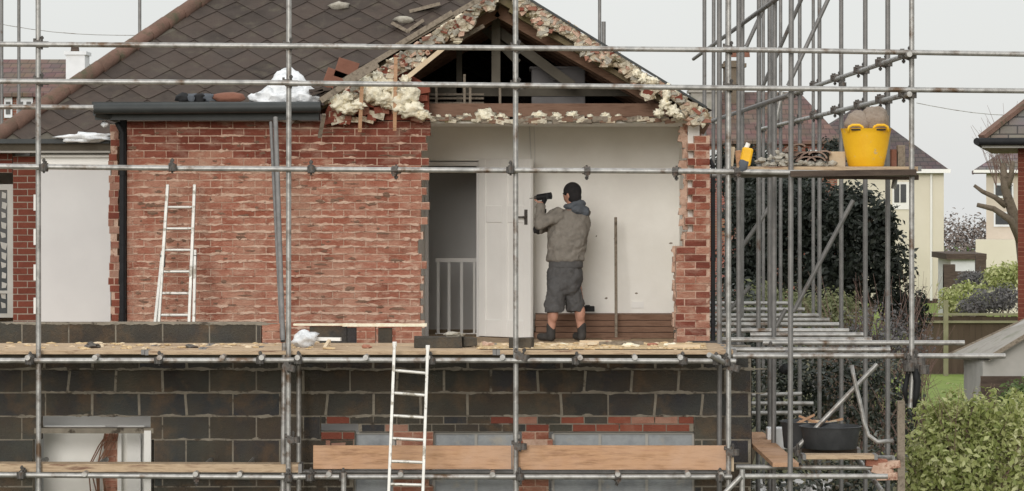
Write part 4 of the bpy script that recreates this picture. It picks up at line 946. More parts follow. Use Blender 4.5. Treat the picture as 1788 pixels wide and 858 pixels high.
tag(MB().box(X(1340, 30.5), X(1378, 30.5), 30.5, 30.7, Z(785, 30.5), Z(748, 30.5)).build('carton', M['render_w'], bevel=.01), 'white box standing behind the sloping orange plank', 'box')
mb = MB(); mb.path([P(1597, 645, 28.3), P(1602, 665, 28.3), P(1600, 690, 28.3), P(1596, 712, 28.3)], [.03, .035, .03, .015]); mb.path([P(1586, 650, 28.32), P(1580, 680, 28.32), P(1583, 705, 28.32)], [.02, .025, .012]); tag(mb.build('hanging_strap', M['black'], smooth=True), 'bunch of black straps hanging from the end of the side scaffold', 'strap')
tag(MB().beam(P(1573, 700, 29), P(1573, 1000, 29), .07, .07).build('timber_post', M['grey_wood'], bevel=.005), 'pale grey timber post beside the bright green bush', 'post')
tag(MB().lump(P(1370, 645, 30), (.05, .05, .05), sub=2, amp=.3).build('rag', M['black'], smooth=True), 'black rag tied low on the side scaffold behind the ledgers', 'rag')
# ------------------------------------------------------------------ the man
PD = 32.6; FLOOR = FZ+.001
pm = empty('person', (X(988, PD), PD, FLOOR), 'man in tan jacket and grey shorts fixing the white wall with a black drill', 'person')
def L(px, py, y=0.0):  return Vector((X(px, PD), PD+y, FLOOR+(596-py)/167.5))
def capsules(mb, segs):
    for p0, p1, r0, r1 in segs:
        mb.tube(p0, p1, r0, r1, n=14)
        for p, r in ((p0, r0), (p1, r1)):
            bm = bmesh.new(); bmesh.ops.create_icosphere(bm, subdivisions=2, radius=r*1.0); mb.add([Vector(p)+v.co for v in bm.verts], [tuple(v.index for v in f.verts) for f in bm.faces]); bm.free()
def ell(mb, c, r, rz=0):
    bm = bmesh.new(); bmesh.ops.create_icosphere(bm, subdivisions=3, radius=1); m = Matrix.Rotation(rz, 3, 'Z')
    mb.add([Vector(c)+m@Vector((v.co.x*r[0], v.co.y*r[1], v.co.z*r[2])) for v in bm.verts], [tuple(v.index for v in f.verts) for f in bm.faces]); bm.free()
tex = bpy.data.textures.new('cloth_folds', 'CLOUDS'); tex.noise_scale = .085; tex.noise_depth = 3
def remeshed(mb, name, m, parent, vox=.012, sm=4, disp=0):
    o = mb.build(name, m, parent, smooth=True)
    r = o.modifiers.new('r', 'REMESH'); r.mode = 'VOXEL'; r.voxel_size = vox; r.use_smooth_shade = True
    s = o.modifiers.new('s', 'SMOOTH'); s.iterations = sm; s.factor = .6
    if disp: d = o.modifiers.new('d', 'DISPLACE'); d.texture = tex; d.strength = disp; d.mid_level = .5
    return o
shL, shR = L(974, 374, -.08), L(1019, 372, .09); elL = L(943, 391, -.14); haL = L(944, 364, -.02); elR = L(965, 392, .33); haR = L(945, 402, .20)
hipL, hipR = L(971, 470, -.03), L(1003, 470, .05); knL, knR = L(966, 530, -.05), L(1010, 530, .05); anL, anR = L(962, 585, -.02), L(1016, 585, .06)
hd = L(999, 339, .02)
mb = MB()
ell(mb, hd, (.082, .10, .115), .6); ell(mb, hd+Vector((-.035, .055, -.03)), (.055, .055, .07), .6)
ell(mb, hd+Vector((-.08, .075, -.015)), (.016, .02, .02)); ell(mb, hd+Vector((-.045, -.065, -.01)), (.014, .022, .03)); ell(mb, hd+Vector((.07, .02, -.01)), (.014, .02, .03))
capsules(mb, [(hd+Vector((0, 0, -.06)), L(1000, 366, 0), .055, .06), (shL, elL, .052, .042), (elL, haL, .042, .028), (shR, elR, .052, .042), (elR, haR, .042, .028),
              (hipL+Vector((.02,0,-.03)), knL, .072, .06), (knL, anL, .058, .036), (hipR+Vector((-.02,0,-.03)), knR, .072, .06), (knR, anR, .058, .036)])
# calves
ell(mb, knL.lerp(anL, .3)+Vector((.01, -.02, 0)), (.052, .056, .10)); ell(mb, knR.lerp(anR, .3)+Vector((.01, -.02, 0)), (.052, .056, .10))
def loft(mb, rings, n=28, mi=0):     # rings: (px, py, y offset, half width px, depth m)
    vs = []
    for px, py, yo, hw, dp in rings:
        c = L(px, py, yo)
        for i in range(n):
            t = 2*math.pi*i/n; vs.append(c+Vector((hw/167.5*math.cos(t), dp*math.sin(t), 0)))
    fs = [(k*n+i, k*n+(i+1) % n, (k+1)*n+(i+1) % n, (k+1)*n+i) for k in range(len(rings)-1) for i in range(n)]
    fs += [tuple(reversed(range(n))), tuple(range((len(rings)-1)*n, len(rings)*n))]
    mb.add(vs, fs, mi)
loft(mb, [(987, 490, 0, 20, .09), (988, 470, 0, 24, .10), (989, 450, 0, 23, .095), (992, 410, 0, 26, .11), (996, 385, 0, 27, .11), (998, 372, 0, 18, .08), (999, 362, 0, 9, .055)])
# hands: palm, four fingers, thumb, curled round the drill grip and body
def hand(mb, c, fwd, side, upv):
    ell(mb, c, (.034, .03, .042))
    for i in range(4):
        b0 = c+upv*(.028-.019*i)+fwd*.025; ln = (.036, .042, .039, .03)[i]
        b1 = b0+fwd*ln*.8+side*.006; b2 = b1+side*ln*.75+fwd*.004; capsules(mb, [(b0, b1, .0095, .009), (b1, b2, .009, .0075)])
    t0 = c+upv*.03+side*.02; capsules(mb, [(t0, t0+upv*.02+side*.03, .011, .010), (t0+upv*.02+side*.03, t0+upv*.025+side*.045+fwd*.022, .010, .008)])
hcL = haL+Vector((0.0, .03, .035)); hcR = haR+Vector((-.03, 0, .0))
hand(mb, hcL, Vector((0, 1, 0)), Vector((-1, 0, 0)), Vector((0, 0, 1))); hand(mb, hcR, Vector((-.8, .6, 0)), Vector((0, -1, 0)), Vector((0, 0, 1)))
mb2 = MB(); hand(mb2, hcR, Vector((-.8, .6, 0)), Vector((0, -1, 0)), Vector((0, 0, 1))); ell(mb2, hcR, (.040, .036, .048)); capsules(mb2, [(hcR, haR.lerp(elR, .3), .036, .036)])
body = remeshed(mb, 'body', M['skin'], pm, .0085, 3)
remeshed(mb2, 'glove', M['cap'], pm, .007, 1)
# eyes hidden from here, still on the face
fd = Vector((-.62, .78, 0)); sd = Vector((.78, .62, 0))
mb = MB()
for s_ in (-1, 1): ell(mb, hd+fd*.098+sd*s_*.032+Vector((0, 0, .005)), (.012, .012, .010))
mb.build('eyes', M['black'], pm, smooth=True)
# cap + hair
mb = MB(); ell(mb, hd+Vector((.004, -.004, .028)), (.092, .108, .10), .6); ell(mb, hd+Vector((.02, -.02, -.035)), (.078, .085, .07), .6)
remeshed(mb, 'cap', M['cap'], pm, .012, 3)
# hood
mb = MB(); ell(mb, L(1010, 366, -.08), (.085, .055, .06), .5); ell(mb, L(999, 361, .0), (.098, .09, .04), .5); ell(mb, L(1019, 369, -.05), (.055, .055, .055), .3); ell(mb, L(1010, 356, -.03), (.07, .06, .04), .5)
remeshed(mb, 'hood', M['hoodc'], pm, .010, 2, .045)
# jacket
mb = MB()
loft(mb, [(987, 457, 0, 31, .13), (987, 454, 0, 33.5, .145), (988, 445, 0, 33, .15), (990, 425, 0, 34.5, .16), (993, 405, 0, 36.5, .165), (995, 390, 0, 36, .155), (998, 377, 0, 31, .13), (1000, 367, 0, 19, .095)])
capsules(mb, [(L(984, 377, -.02), L(1014, 377, .06), .075, .075), (shL, elL, .080, .066), (elL, haL+Vector((0, .005, .012)), .064, .048), (shR, elR, .074, .062), (elR, haR, .062, .045)])

remeshed(mb, 'jacket', M['jacket'], pm, .011, 3, .045)
mb = MB(); loft(mb, [(988, 469, 0, 29.5, .13), (988, 466, 0, 30.5, .135), (988, 450, 0, 29, .13)]); remeshed(mb, 'shirt_hem', M['shorts'], pm, .012, 2, .02)
# shorts
mb = MB()
loft(mb, [(984, 515, 0, 24, .10), (985, 500, 0, 31, .135), (986, 485, 0, 31, .14), (987, 470, 0, 29.5, .13), (988, 460, 0, 28, .12)])
loft(mb, [(967.5, 545, -.05, 17, .10), (967.5, 541, -.05, 17.8, .105), (968, 525, -.045, 17.5, .105), (971, 505, -.04, 17, .11), (974, 485, -.03, 16, .11)])
loft(mb, [(1005, 545, .05, 15, .10), (1005, 541, .05, 15.6, .105), (1003, 525, .045, 15.8, .105), (1000, 505, .04, 16.5, .11), (997, 485, .03, 16, .11)])
sh = remeshed(mb, 'shorts', M['shorts'], pm, .011, 2, .05)
for k, (an, toe) in enumerate(((anL, Vector((-.11, .08, 0))), (anR, Vector((-.06, .13, 0))))):
    mb = MB(); ell(mb, Vector((an.x, an.y, FLOOR+.05)), (.048, .052, .055)); capsules(mb, [(Vector((an.x, an.y, FLOOR+.045)), Vector((an.x, an.y, FLOOR+.045))+toe, .046, .040), (Vector((an.x, an.y, FLOOR+.06)), Vector((an.x, an.y, FLOOR+.16)), .046, .05)])
    mb.v = [Vector((v.x, v.y, max(v.z, FLOOR+.003))) for v in mb.v]
    remeshed(mb, 'shoe', M['shoe'], pm, .011, 2, .01)
# drill held up at the wall
dr = empty('power_drill', L(950, 345, .06), "black cordless drill held up in the man's raised hands", 'power drill')
c = Vector(dr.location)
MB().tube(c+Vector((-.07, .03, .0)), c+Vector((.075, -.02, .02)), .032, .036, n=16).obox(c+Vector((.05, -.012, .012)), (.06, .06, .06)).build('motor_housing', M['black'], dr, smooth=2)
MB().tube(c+Vector((-.07, .03, 0)), c+Vector((-.10, .045, -.004)), .024, .016, n=14).tube(c+Vector((-.10, .045, -.004)), c+Vector((-.15, .06, -.01)), .004).build('chuck', M['coupler'], dr, smooth=2)
MB().beam(c+Vector((.015, 0, -.01)), hcL+Vector((.0, .01, -.03)), .035, .045).build('grip', M['black'], dr, bevel=.01)
MB().obox(hcL+Vector((.01, .0, -.06)), (.10, .06, .045)).build('battery', M['black'], dr, bevel=.008)

# ------------------------------------------------------------------ leaves
def leaves(name, mats, blobs, n, size, parent=None, label=None, cat=None, kind=None, surf=.55, seed=1, droop=.3, group=None, zmin=0.02, asp=.5):
    rg = np.random.default_rng(seed); bl = np.array(blobs, float)  # cx cy cz rx ry rz
    vol = (bl[:, 3]*bl[:, 4]*bl[:, 5])**(2/3); pi = rg.choice(len(bl), n, p=vol/vol.sum())
    u = rg.normal(size=(n, 3)); u /= np.linalg.norm(u, axis=1)[:, None]
    rad = (surf+(1-surf)*rg.random(n))**1.0*(1+.10*rg.normal(size=n))
    # clumping: pull toward clump centres
    c = bl[pi, :3]+u*rad[:, None]*bl[pi, 3:]
    ph = rg.random(3)*6
    f = np.sin(c[:, 0]*5.1+ph[0]+np.sin(c[:, 2]*3.3))*np.sin(c[:, 1]*4.7+ph[1])*np.sin(c[:, 2]*5.9+ph[2]+np.sin(c[:, 0]*2.7))
    keep = (f > -.28) | (rg.random(n) < .35); keep &= c[:, 2] > zmin
    c = c[keep]; u = u[keep]; m = len(c)
    nr = u+rg.normal(size=(m, 3))*.7+np.array([0, 0, .5]); nr /= np.linalg.norm(nr, axis=1)[:, None]
    t = np.cross(nr, rg.normal(size=(m, 3))); t[:, 2] -= droop; t -= nr*(t*nr).sum(1)[:, None]; t /= np.linalg.norm(t, axis=1)[:, None]
    b = np.cross(nr, t); s = size*(.45+1.1*rg.random(m)**1.5)[:, None]
    V = np.stack([c, c+t*s*.5+b*s*asp*.5+nr*s*.10, c+t*s, c+t*s*.5-b*s*asp*.5+nr*s*.10], 1).reshape(-1, 3)
    org = np.array(wloc(parent)) if parent is not None else np.array([bl[:, 0].mean(), bl[:, 1].mean(), 0])
    V = V-org
    me = bpy.data.meshes.new(name); me.vertices.add(4*m); me.vertices.foreach_set('co', V.ravel())
    idx = np.arange(m)*4; F3 = np.stack([idx, idx+1, idx+2, idx, idx+2, idx+3], 1).ravel()
    me.loops.add(6*m); me.loops.foreach_set('vertex_index', F3); me.polygons.add(2*m); me.polygons.foreach_set('loop_start', np.arange(2*m)*3); me.polygons.foreach_set('loop_total', np.full(2*m, 3))
    me.update(calc_edges=True); me.materials.append(mats)
    o = bpy.data.objects.new(name, me); COL.objects.link(o)
    if parent is not None: o.parent = parent
    else: o.location = org
    return tag(o, label, cat, group, kind)
def blob(px, py, d, rx, rz, ry=None): return (X(px, d), d, Z(py, d), rx, ry if ry else rx*.9, rz)
def limbs(root, base, tops, r0, m='bark', name='trunk', seed=1, wob=.08):
    rg = random.Random(seed); mb = MB(); base = Vector(base)
    for t, r in tops:
        t = Vector(t); n = 6; pts = [base.lerp(t, i/n)+Vector((rg.uniform(-wob, wob), rg.uniform(-wob, wob), 0))*(1 if 0 < i < n else 0) for i in range(n+1)]
        mb.path(pts, [r0+(r-r0)*i/n for i in range(n+1)], n=7)
    return mb.build(name, M[m], root, smooth=True)
def twigs(mb, base, h, n, spread, r, seed):
    rg = random.Random(seed)
    for i in range(n):
        b0 = Vector(base)+Vector((rg.uniform(-spread, spread)*.4, rg.uniform(-.3, .3), 0)); lean = rg.uniform(-1, 1)*spread; hh = h*rg.uniform(.6, 1.05)
        pts = [b0+Vector((lean*(f**1.4), rg.uniform(-.05, .05), hh*f)) for f in (0, .25, .5, .75, 1)]
        mb.path(pts, [r, r*.8, r*.6, r*.45, r*.2], n=4)
        for k in range(4):
            f = rg.uniform(.35, .95); q = pts[int(f*4)]; mb.path([q, q+Vector((rg.uniform(-.3, .3), rg.uniform(-.2, .2), rg.uniform(.1, .4)))], [r*.4, r*.15], n=3)
# evergreen behind the side scaffold
T = empty('evergreen_tree', (X(1445, 60), 60, 0), 'broad dark evergreen tree behind the side scaffold, left of the cream house', 'tree')
limbs(T, (X(1445, 60), 60, 0), [(P(1380, 400, 60), .05), (P(1440, 360, 60), .06), (P(1520, 380, 60), .05), (P(1560, 450, 60), .04), (P(1480, 340, 60), .04)], .2)
bl = [blob(1340, 420, 60, .75, .9), blob(1420, 390, 60, .8, .8), blob(1500, 400, 60, .75, .85), blob(1480, 350, 60, .5, .35), blob(1350, 350, 60, .65, .5), blob(1550, 470, 60, .55, .75), blob(1440, 480, 60, 1.1, .8), blob(1300, 480, 60, .55, .9), blob(1570, 540, 60, .4, .5), blob(1540, 400, 60, .35, .4), blob(1300, 370, 60, .45, .5)]+[blob(random.uniform(1300, 1590), random.uniform(330, 560), 60+random.uniform(-1, .6), random.uniform(.12, .28), random.uniform(.15, .35)) for _ in range(30)]
leaves('crown', M['leaf_dark'], bl, 36000, .12, T, seed=3, surf=.3)
T = empty('evergreen_tree', (X(1330, 70), 70, 0), 'dark conifer rising behind the upper platform, left of the yellow tub', 'tree')
limbs(T, (X(1330, 70), 70, 0), [(P(1330, 270, 70), .05)], .15)
leaves('crown', M['leaf_dark'], [blob(1330, 290, 70, .9, .5), blob(1300, 310, 70, .6, .6), blob(1400, 295, 70, .8, .42), blob(1455, 270, 70, .35, .4), blob(1270, 290, 70, .4, .5), blob(1360, 340, 70, 1.2, .6)], 14000, .12, T, seed=4, surf=.3)
def bush(px, py, d, rx, rz, n, size, m, label, seed, extra=(), name='bush', tw=None):
    T = empty(name, (X(px, d), d, 0), label, 'bush')
    b = [blob(px, py, d, rx, rz)]+[blob(*e) for e in extra]
    limbs(T, (X(px, d), d, 0), [(Vector(q[:3])+Vector((0, 0, q[5]*.4)), .012) for q in b[:14]], .04, name='stem', seed=seed)
    leaves('foliage', M[m], b, n, size, T, seed=seed, surf=.35 if m != 'leaf_bright' else .55)
    if tw: mm = MB(); twigs(mm, (X(px, d), d, .1), tw[0], tw[1], tw[2], tw[3], seed); mm.build('twig_spray', M['twig'], T)
    return T
bush(1355, 540, 54, .65, .45, 3600, .09, 'leaf_pale', 'pale yellowish shrub behind the bars of the side scaffold', 11, [(1330, 530, 54, .5, .4), (1310, 560, 54, .4, .4)])
bush(1440, 545, 54, .7, .42, 3600, .09, 'leaf_pale', 'pale green shrub in front of the dark evergreen, right of the leaning brace', 12, [(1460, 560, 54, .6, .4)])
bush(1530, 580, 50, .8, .5, 2600, .07, 'leaf_grey', 'leafless red brown shrub beside the foot of the cream house', 13, [(1500, 600, 50, .7, .4), (1580, 600, 50, .6, .4)], tw=(2.9, 80, 1.0, .012))
bush(1600, 560, 52, .3, .3, 900, .07, 'leaf_dark', 'thin dark shrub against the corner of the cream house', 14, [(1608, 530, 52, .15, .3)], tw=(2.9, 25, .35, .010))
bush(1300, 600, 48, .7, .6, 4200, .09, 'leaf_mid', 'dark shrub low behind the brick pier end of the scaffold', 15, [(1350, 620, 48, .7, .5), (1290, 540, 50, .5, .5)])
bush(1450, 720, 42, .85, .75, 8000, .075, 'leaf_mid', 'glossy dark laurel bush below the side scaffold transoms', 16, [(1540, 700, 42, .6, .7), (1380, 700, 42, .6, .7), (1420, 660, 42, .6, .4), (1500, 650, 42, .6, .35), (1330, 690, 42, .5, .7), (1575, 740, 42, .35, .7)])
bush(1390, 850, 36, .6, .35, 1800, .08, 'leaf_mid', 'low dark shrub with pale leaves at the foot of the block wall end', 17, [(1480, 850, 36, .5, .35), (1330, 850, 36, .4, .35), (1530, 820, 36, .4, .5)])
leaves('pale_blossom', M['board_w'], [blob(1340, 852, 35.5, .25, .1), blob(1400, 850, 35.5, .3, .1), blob(1445, 852, 35.5, .1, .1)], 90, .09, None, 'white petals scattered low in the shrub by the block wall end', 'blossom', 'stuff', seed=5)
# bright bush at the lower right
bush(1690, 815, 38, .85, .72, 17000, .082, 'leaf_bright', 'large bright green leafy bush filling the lower right corner', 18,
     [(1640, 800, 38, .5, .55), (1740, 785, 38, .6, .6), (1690, 760, 38, .45, .35), (1622, 775, 38, .25, .3), (1785, 800, 38, .5, .8), (1735, 735, 38, .3, .28), (1670, 850, 38, .7, .5), (1620, 840, 38, .32, .5), (1655, 745, 38.2, .3, .2)]+[(random.uniform(1592, 1788), random.uniform(700, 775), 38+random.uniform(-.4, .4), random.uniform(.06, .16), random.uniform(.12, .28)) for _ in range(26)], tw=(2.0, 60, 1.1, .010))
bush(1765, 730, 41, .35, .45, 2600, .07, 'leaf_deep', 'deeper green bush against the right brick house, behind the bright bush', 19, [(1785, 700, 41, .3, .3)])
# ------------------------------------------------------------------ garden behind
fr = empty('garden_fence', (X(1690, 75), 75, 0), 'brown board fence with pale mossy rails at the end of the lawn', 'fence')
mb = MB(); x = X(1600, 75)
while x < X(1830, 75): mb.box(x, x+.138, 75, 75.025, .0, Z(553, 75)+random.uniform(-.01, .01)); x += .142
mb.build('board_panel', M['fence'], fr)
mb = MB()
for y in (547, 560): mb.box(X(1590, 75), X(1830, 75), 74.9, 74.99, Z(y+4, 75), Z(y, 75))
mb.build('rail', M['rail_w'], fr)
MB().box(X(1648, 74), X(1656, 74), 74, 74.1, 0, Z(525, 74)).build('post', M['rail_w'], fr)
bush(1690, 520, 85, .85, .4, 3200, .12, 'leaf_bright', 'rounded light green bush behind the garden fence', 21, [(1670, 530, 85, .5, .3)])
bush(1730, 525, 82, .7, .38, 2600, .10, 'leaf_grey', 'grey purple shrub behind the fence, in front of the rounded green bush', 22, [(1700, 535, 82, .5, .25), (1760, 520, 82, .5, .4)])
bush(1750, 485, 88, .6, .4, 2400, .12, 'leaf_bright', 'bright green bush beside the right brick house corner', 23, [(1770, 480, 88, .4, .4)])
bush(1705, 490, 90, .6, .3, 1800, .10, 'leaf_grey', 'greyish shrub below the white garage', 24)
gar = MB().box(X(1660, 100), X(1705, 100), 100, 103, 0, Z(452, 100)); go = gar.build('garage', M['render_w']); tag(go, 'low white garage with a dark flat roof beyond the fence', 'garage')
MB().box(X(1652, 99.8), X(1722, 99.8), 99.7, 103.3, Z(453, 100), Z(443, 100)).build('flat_roof', M['old_board'], go)
wl = MB().box(X(1648, 97), X(1700, 97), 97, 97.2, 0, Z(474, 97)).box(X(1648, 97), X(1668, 97), 96.98, 97.22, 0, Z(462, 97)).box(X(1704, 97), X(1722, 97), 97, 97.2, 0, Z(446, 97)); tag(wl.build('garden_wall', M['old_board']), 'dark garden wall in front of the white garage', 'wall')
# far tree belt
leaves('far_woodland', M['hazed_twig'], [(X(1690, 300)+i*2.2-22, 300+random.uniform(-4, 4), -2.2, 2.6, 2.5, random.uniform(3.9, 4.8)) for i in range(22)], 60000, .36, None, 'hazy red brown belt of bare trees beyond the field', 'woodland', 'stuff', seed=8, zmin=-9)
leaves('far_hedge', M['leaf_deep'], [(X(1690, 130)+i*1.2-7, 130, 1.1, 1.2, 1, random.uniform(.7, 1.1)) for i in range(12)], 5000, .2, None, 'low green hedge along the far field', 'hedge', 'stuff', seed=9)
# cream house
H = empty('cream_house', (X(1560, 120), 123, 0), 'cream rendered house with a dark tiled roof behind the evergreen tree', 'house')
d = 120; ez = Z(297, d)
MB().box(X(1330, d), X(1648, d), d, d+9, 0, ez).build('wall', M['cream'], H)
MB().box(X(1330, d), X(1650, d), d-.04, d+.0, 0, Z(522, d)).build('plinth', M['old_board'], H)
pl = [P(1345, 297, d-.3), P(1658, 297, d-.3), P(1510, 190, d+4.5), P(1490, 190, d+4.5)]
rm = MB(); rm.slab([pl[0], pl[1], pl[2], pl[3]], (0, 0, .1)); rm.slab([pl[1], P(1658, 297, d)+Vector((0, 9.6, 0)), pl[2]+Vector((0, .01, 0)), pl[2]], (0, 0, .1)); rm.slab([pl[0], pl[3], pl[3]+Vector((0, .01, 0)), P(1345, 297, d)+Vector((0, 9.6, 0))], (0, 0, .1))
rm.build('roof', M['tiles_brown'], H)
MB().box(X(1345, d), X(1657, d), d-.45, d-.33, ez-.12, ez+.03).build('gutter', M['white'], H)
MB().tube(P(1626, 300, d-.1), P(1626, 525, d-.1), .05).build('downpipe', M['white'], H)
f = MB().box(X(1558, d), X(1590, d), d-.05, d-.0, Z(366, d), Z(318, d)).build('window', M['white'], H)
MB().box(X(1572, d), X(1582, d), d-.07, d-.052, Z(354, d), Z(322, d)).box(X(1561, d), X(1570, d), d-.07, d-.052, Z(354, d), Z(322, d)).build('pane', M['glass'], f)
# brown roof house
H = empty('brick_house', (X(1330, 95), 98, 0), 'house with a reddish tiled roof and two chimneys behind the side scaffold', 'house')
d = 95; MB().box(X(1205, d), X(1462, d), d, d+8, 0, Z(245, d)).build('wall', M['brick_far'], H)
p = [P(1195, 246, d-.3), P(1474, 246, d-.3), P(1396, 161, d+3.5), P(1215, 161, d+3.5)]
rm = MB(); rm.slab(p, (0, 0, .1)); rm.slab([p[1], p[1]+Vector((0, 8, 0)), p[2]+Vector((0, .01, 0)), p[2]], (0, 0, .1)); rm.build('roof', M['tiles_red'], H)
c = MB().box(X(1276, d), X(1311, d), d+2.6, d+3.6, Z(240, d), Z(100, d)).box(X(1272, d), X(1314, d), d+2.5, d+3.7, Z(112, d), Z(105, d)).build('chimney', M['bark'], H)
mb = MB()
for q in (1283, 1292, 1303): mb.tube(P(q, 100, d+3.1), P(q, 90, d+3.1), .12, .1)
mb.build('pot', M['clay'], c)
MB().box(X(1210, d), X(1262, d), d+1, d+2.2, Z(240, d), Z(152, d)).box(X(1206, d), X(1266, d), d+.9, d+2.3, Z(160, d), Z(155, d)).build('chimney', M['felt'], H)
mb = MB()
for q in (1235, 1330, 1410): mb.box(X(q, d), X(q+22, d), d-.05, d, Z(300, d), Z(262, d))
mb.build('window', M['render_w'], H)
# left far house
H = empty('brick_house', (X(60, 90), 92, 0), 'far brick house with a white chimney beyond the left hip of the roof', 'house')
d = 90; MB().box(X(-120, d), X(150, d), d, d+8, 0, Z(162, d)).build('wall', M['brick_far'], H)
p = [P(-140, 163, d-.3), P(180, 163, d-.3), P(146, 104, d+4), P(-140, 104, d+4)]
rm = MB(); rm.slab(p, (0, 0, .1)); rm.slab([p[1], p[1]+Vector((0, 8, 0)), p[2]+Vector((0, .01, 0)), p[2]], (0, 0, .1)); rm.build('roof', M['tiles_red'], H)
c = MB().box(X(115, 91), X(148, 91), 91, 92, Z(180, 91), Z(92, 91)).box(X(112, 91), X(151, 91), 90.95, 92.05, Z(96, 91), Z(90, 91)).build('chimney', M['render_w'], H)
MB().tube(P(131, 91, 91.5), P(131, 80, 91.5), .13, .11).build('pot', M['old_board'], c)
for q in (8, 30, 44): 
    f = MB().box(X(q, d), X(q+14, d), d-.08, d, Z(206, d), Z(170, d)).build('window', M['render_w'], H)
    MB().box(X(q+3, d), X(q+11, d), d-.1, d-.082, Z(200, d), Z(178, d)).build('pane', M['glass'], f)
# beige house
H = empty('beige_house', (X(1722, 110), 110, 0), 'beige house with a grey roof behind the lopped bare tree', 'house')
d = 110; MB().box(X(1722, d), X(1850, d), d, d+8, 0, Z(296, d)).build('wall', M['beige'], H)
p = [P(1700, 299, d-.4), P(1900, 299, d-.4), P(1890, 222, d+3.5), P(1792, 222, d+3.5)]
rm = MB(); rm.slab(p, (0, 0, .1)); rm.slab([p[0], p[3], p[3]+Vector((0, .01, 0)), p[0]+Vector((0, 8, 0))], (0, 0, .1)); rm.build('roof', M['tiles_grey'], H)
MB().box(X(1700, d), X(1850, d), d-.5, d-.38, Z(302, d), Z(297, d)).build('gutter', M['white'], H)
MB().box(X(1704, d), X(1790, d), d-1, d-.02, 0, Z(418, d)).build('bay', M['cream'], H)
for q, y in ((1735, 320), (1735, 370)):
    f = MB().box(X(q, d), X(q+34, d), d-.06, d-.001, Z(y+26, d), Z(y, d)).build('window', M['render_w'], H)
    MB().box(X(q+3, d), X(q+31, d), d-.08, d-.062, Z(y+22, d), Z(y+4, d)).build('pane', M['glass'], f)
H.rotation_euler.z = -R(8.6)
# right brick house
d = 50; H = empty('brick_house', (X(1777, d), d, 0), 'near red brick house cut off by the frame, with a hipped tiled roof', 'house')
mb = MB(); masonry(mb, lambda k, z: [(X(1777, d), X(1850, d))], 0, int(Z(252, d)/.075), d, t=.25); mb.box(X(1777, d), X(1850, d)+3, d+.26, d+9, 0, Z(250, d), 1)
mb.build('wall', [M['dark_brick'], M['mortar_d']], H)
ev = Z(246, d); x0 = X(1714, d); y0 = d-.6
rm = MB(); rm.slab([Vector((x0, y0, ev)), Vector((x0+9, y0, ev)), Vector((x0+9, y0+3.2, ev+2.6)), Vector((x0+3.2, y0+3.2, ev+2.6))], (0, 0, .06)); rm.slab([Vector((x0, y0, ev)), Vector((x0+3.2, y0+3.2, ev+2.6)), Vector((x0+3.2, y0+6, ev+2.6)), Vector((x0, y0+9, ev))], (0, 0, .06))
rm.build('roof', M['tiles_grey'], H)
MB().tube((x0-.02, y0-.06, ev-.02), (x0+9, y0-.06, ev-.02), .06).tube((x0-.05, y0-.1, ev-.02), (x0-.05, y0+8, ev-.02), .06).build('gutter', M['black'], H, smooth=2)
MB().beam((x0+.02, y0, ev+.05), (x0+3.2, y0+3.2, ev+2.66), .14, .07).build('hip_tile_line', M['ridge'], H)
MB().box(x0+.02, x0+9, y0+.02, y0+9, ev-.12, ev-.07).build('soffit', M['lichen_dark'], H)
H.rotation_euler.z = -R(9.6)
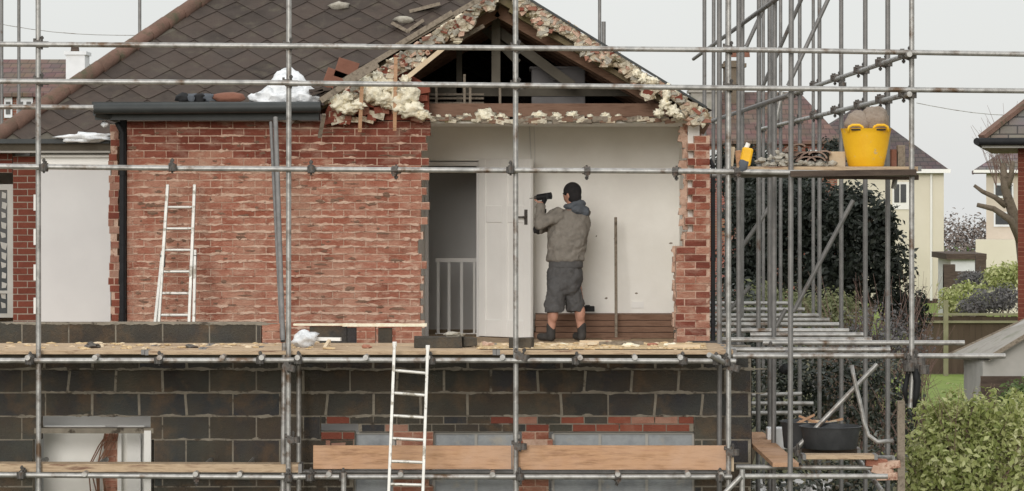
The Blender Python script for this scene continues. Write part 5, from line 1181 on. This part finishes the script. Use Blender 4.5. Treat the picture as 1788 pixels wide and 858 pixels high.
# outbuilding
d = 47; H = empty('outbuilding', (X(1716, d), d, 0), 'small outbuilding with a sloping grey felt roof against the right brick house', 'outbuilding')
MB().prism([(X(1716, d), 0), (X(1860, d), 0), (X(1860, d), Z(548, d)), (X(1716, d), Z(632, d))], d, d+2).build('wall', M['lichen_dark'], H)
MB().slab([P(1655, 621, d+2.2), P(1727, 625, d-.3), P(1830, 563, d-.3), P(1830, 540, d+2.2)], (0, 0, .05)).build('roof', M['felt'], H)
MB().beam(P(1727, 625, d-.33), P(1830, 563, d-.33), .03, .06).build('verge_board', M['grey_wood'], H); MB().beam(P(1655, 621, d+2.2), P(1830, 540, d+2.2), .03, .05).build('verge_board', M['grey_wood'], H)
MB().box(X(1712, d), X(1862, d), d-.02, d-.003, 0, Z(657, d)).build('plinth', M['old_board'], H)
MB().beam(P(1655, 622, d+2.15), P(1727, 626, d-.33), .05, .04).build('gutter', M['black'], H)
# lopped bare tree
T = empty('bare_tree', (X(1790, 64), 64, 0), 'lopped bare tree with cut branch stubs beside the right brick house', 'tree')
mb = MB(); d = 64
mb.path([P(1800, 860, d), P(1796, 520, d), P(1783, 420, d), P(1768, 370, d), P(1755, 330, d), P(1751, 285, d)], [.17, .15, .12, .11, .09, .06], n=9)
mb.path([P(1790, 440, d), P(1765, 385, d-.1), P(1735, 365, d-.1), P(1706, 358, d-.1)], [.10, .08, .06, .045], n=7)
mb.path([P(1757, 360, d), P(1738, 345, d), P(1716, 335, d), P(1701, 324, d)], [.07, .055, .045, .035], n=7)
mb.path([P(1756, 330, d), P(1765, 310, d), P(1768, 282, d)], [.08, .06, .05], n=7)
mb.build('trunk', M['bark'], T, smooth=True)
mb = MB(); rg = random.Random(4)
for i in range(34):
    a = P(rg.choice([1751, 1768, 1757, 1740]), rg.uniform(285, 330), d); b = a+Vector((rg.uniform(-.55, .3), rg.uniform(-.3, .3), rg.uniform(.4, 1.3))); c = a.lerp(b, .5)+Vector((rg.uniform(-.1, .1), 0, .05))
    mb.path([a, c, b], [.009, .006, .003], n=3)
    mb.path([c, c+Vector((rg.uniform(-.3, .3), 0, rg.uniform(.1, .4)))], [.004, .002], n=3)
mb.build('twig_spray', M['twig'], T)
# small trellis posts and overhead wires
for i, (a, b) in enumerate((((-60, 30), (245, 62)), ((-60, 22), (300, 45)), ((1600, 180), (1860, 200)), ((1600, 100), (1860, 118)))):
    d = 70; pts = [P(a[0]+(b[0]-a[0])*f, a[1]+(b[1]-a[1])*f+10*math.sin(math.pi*f), d) for f in np.linspace(0, 1, 9)]
    if i in (1, 3): continue
    tag(MB().path(pts, .008, n=5).build('overhead_wire', M['galv']), ['thin overhead wire crossing the sky above the white chimney', '', 'thin overhead wire crossing the sky between the cream house and the right house', ''][i], 'wire')
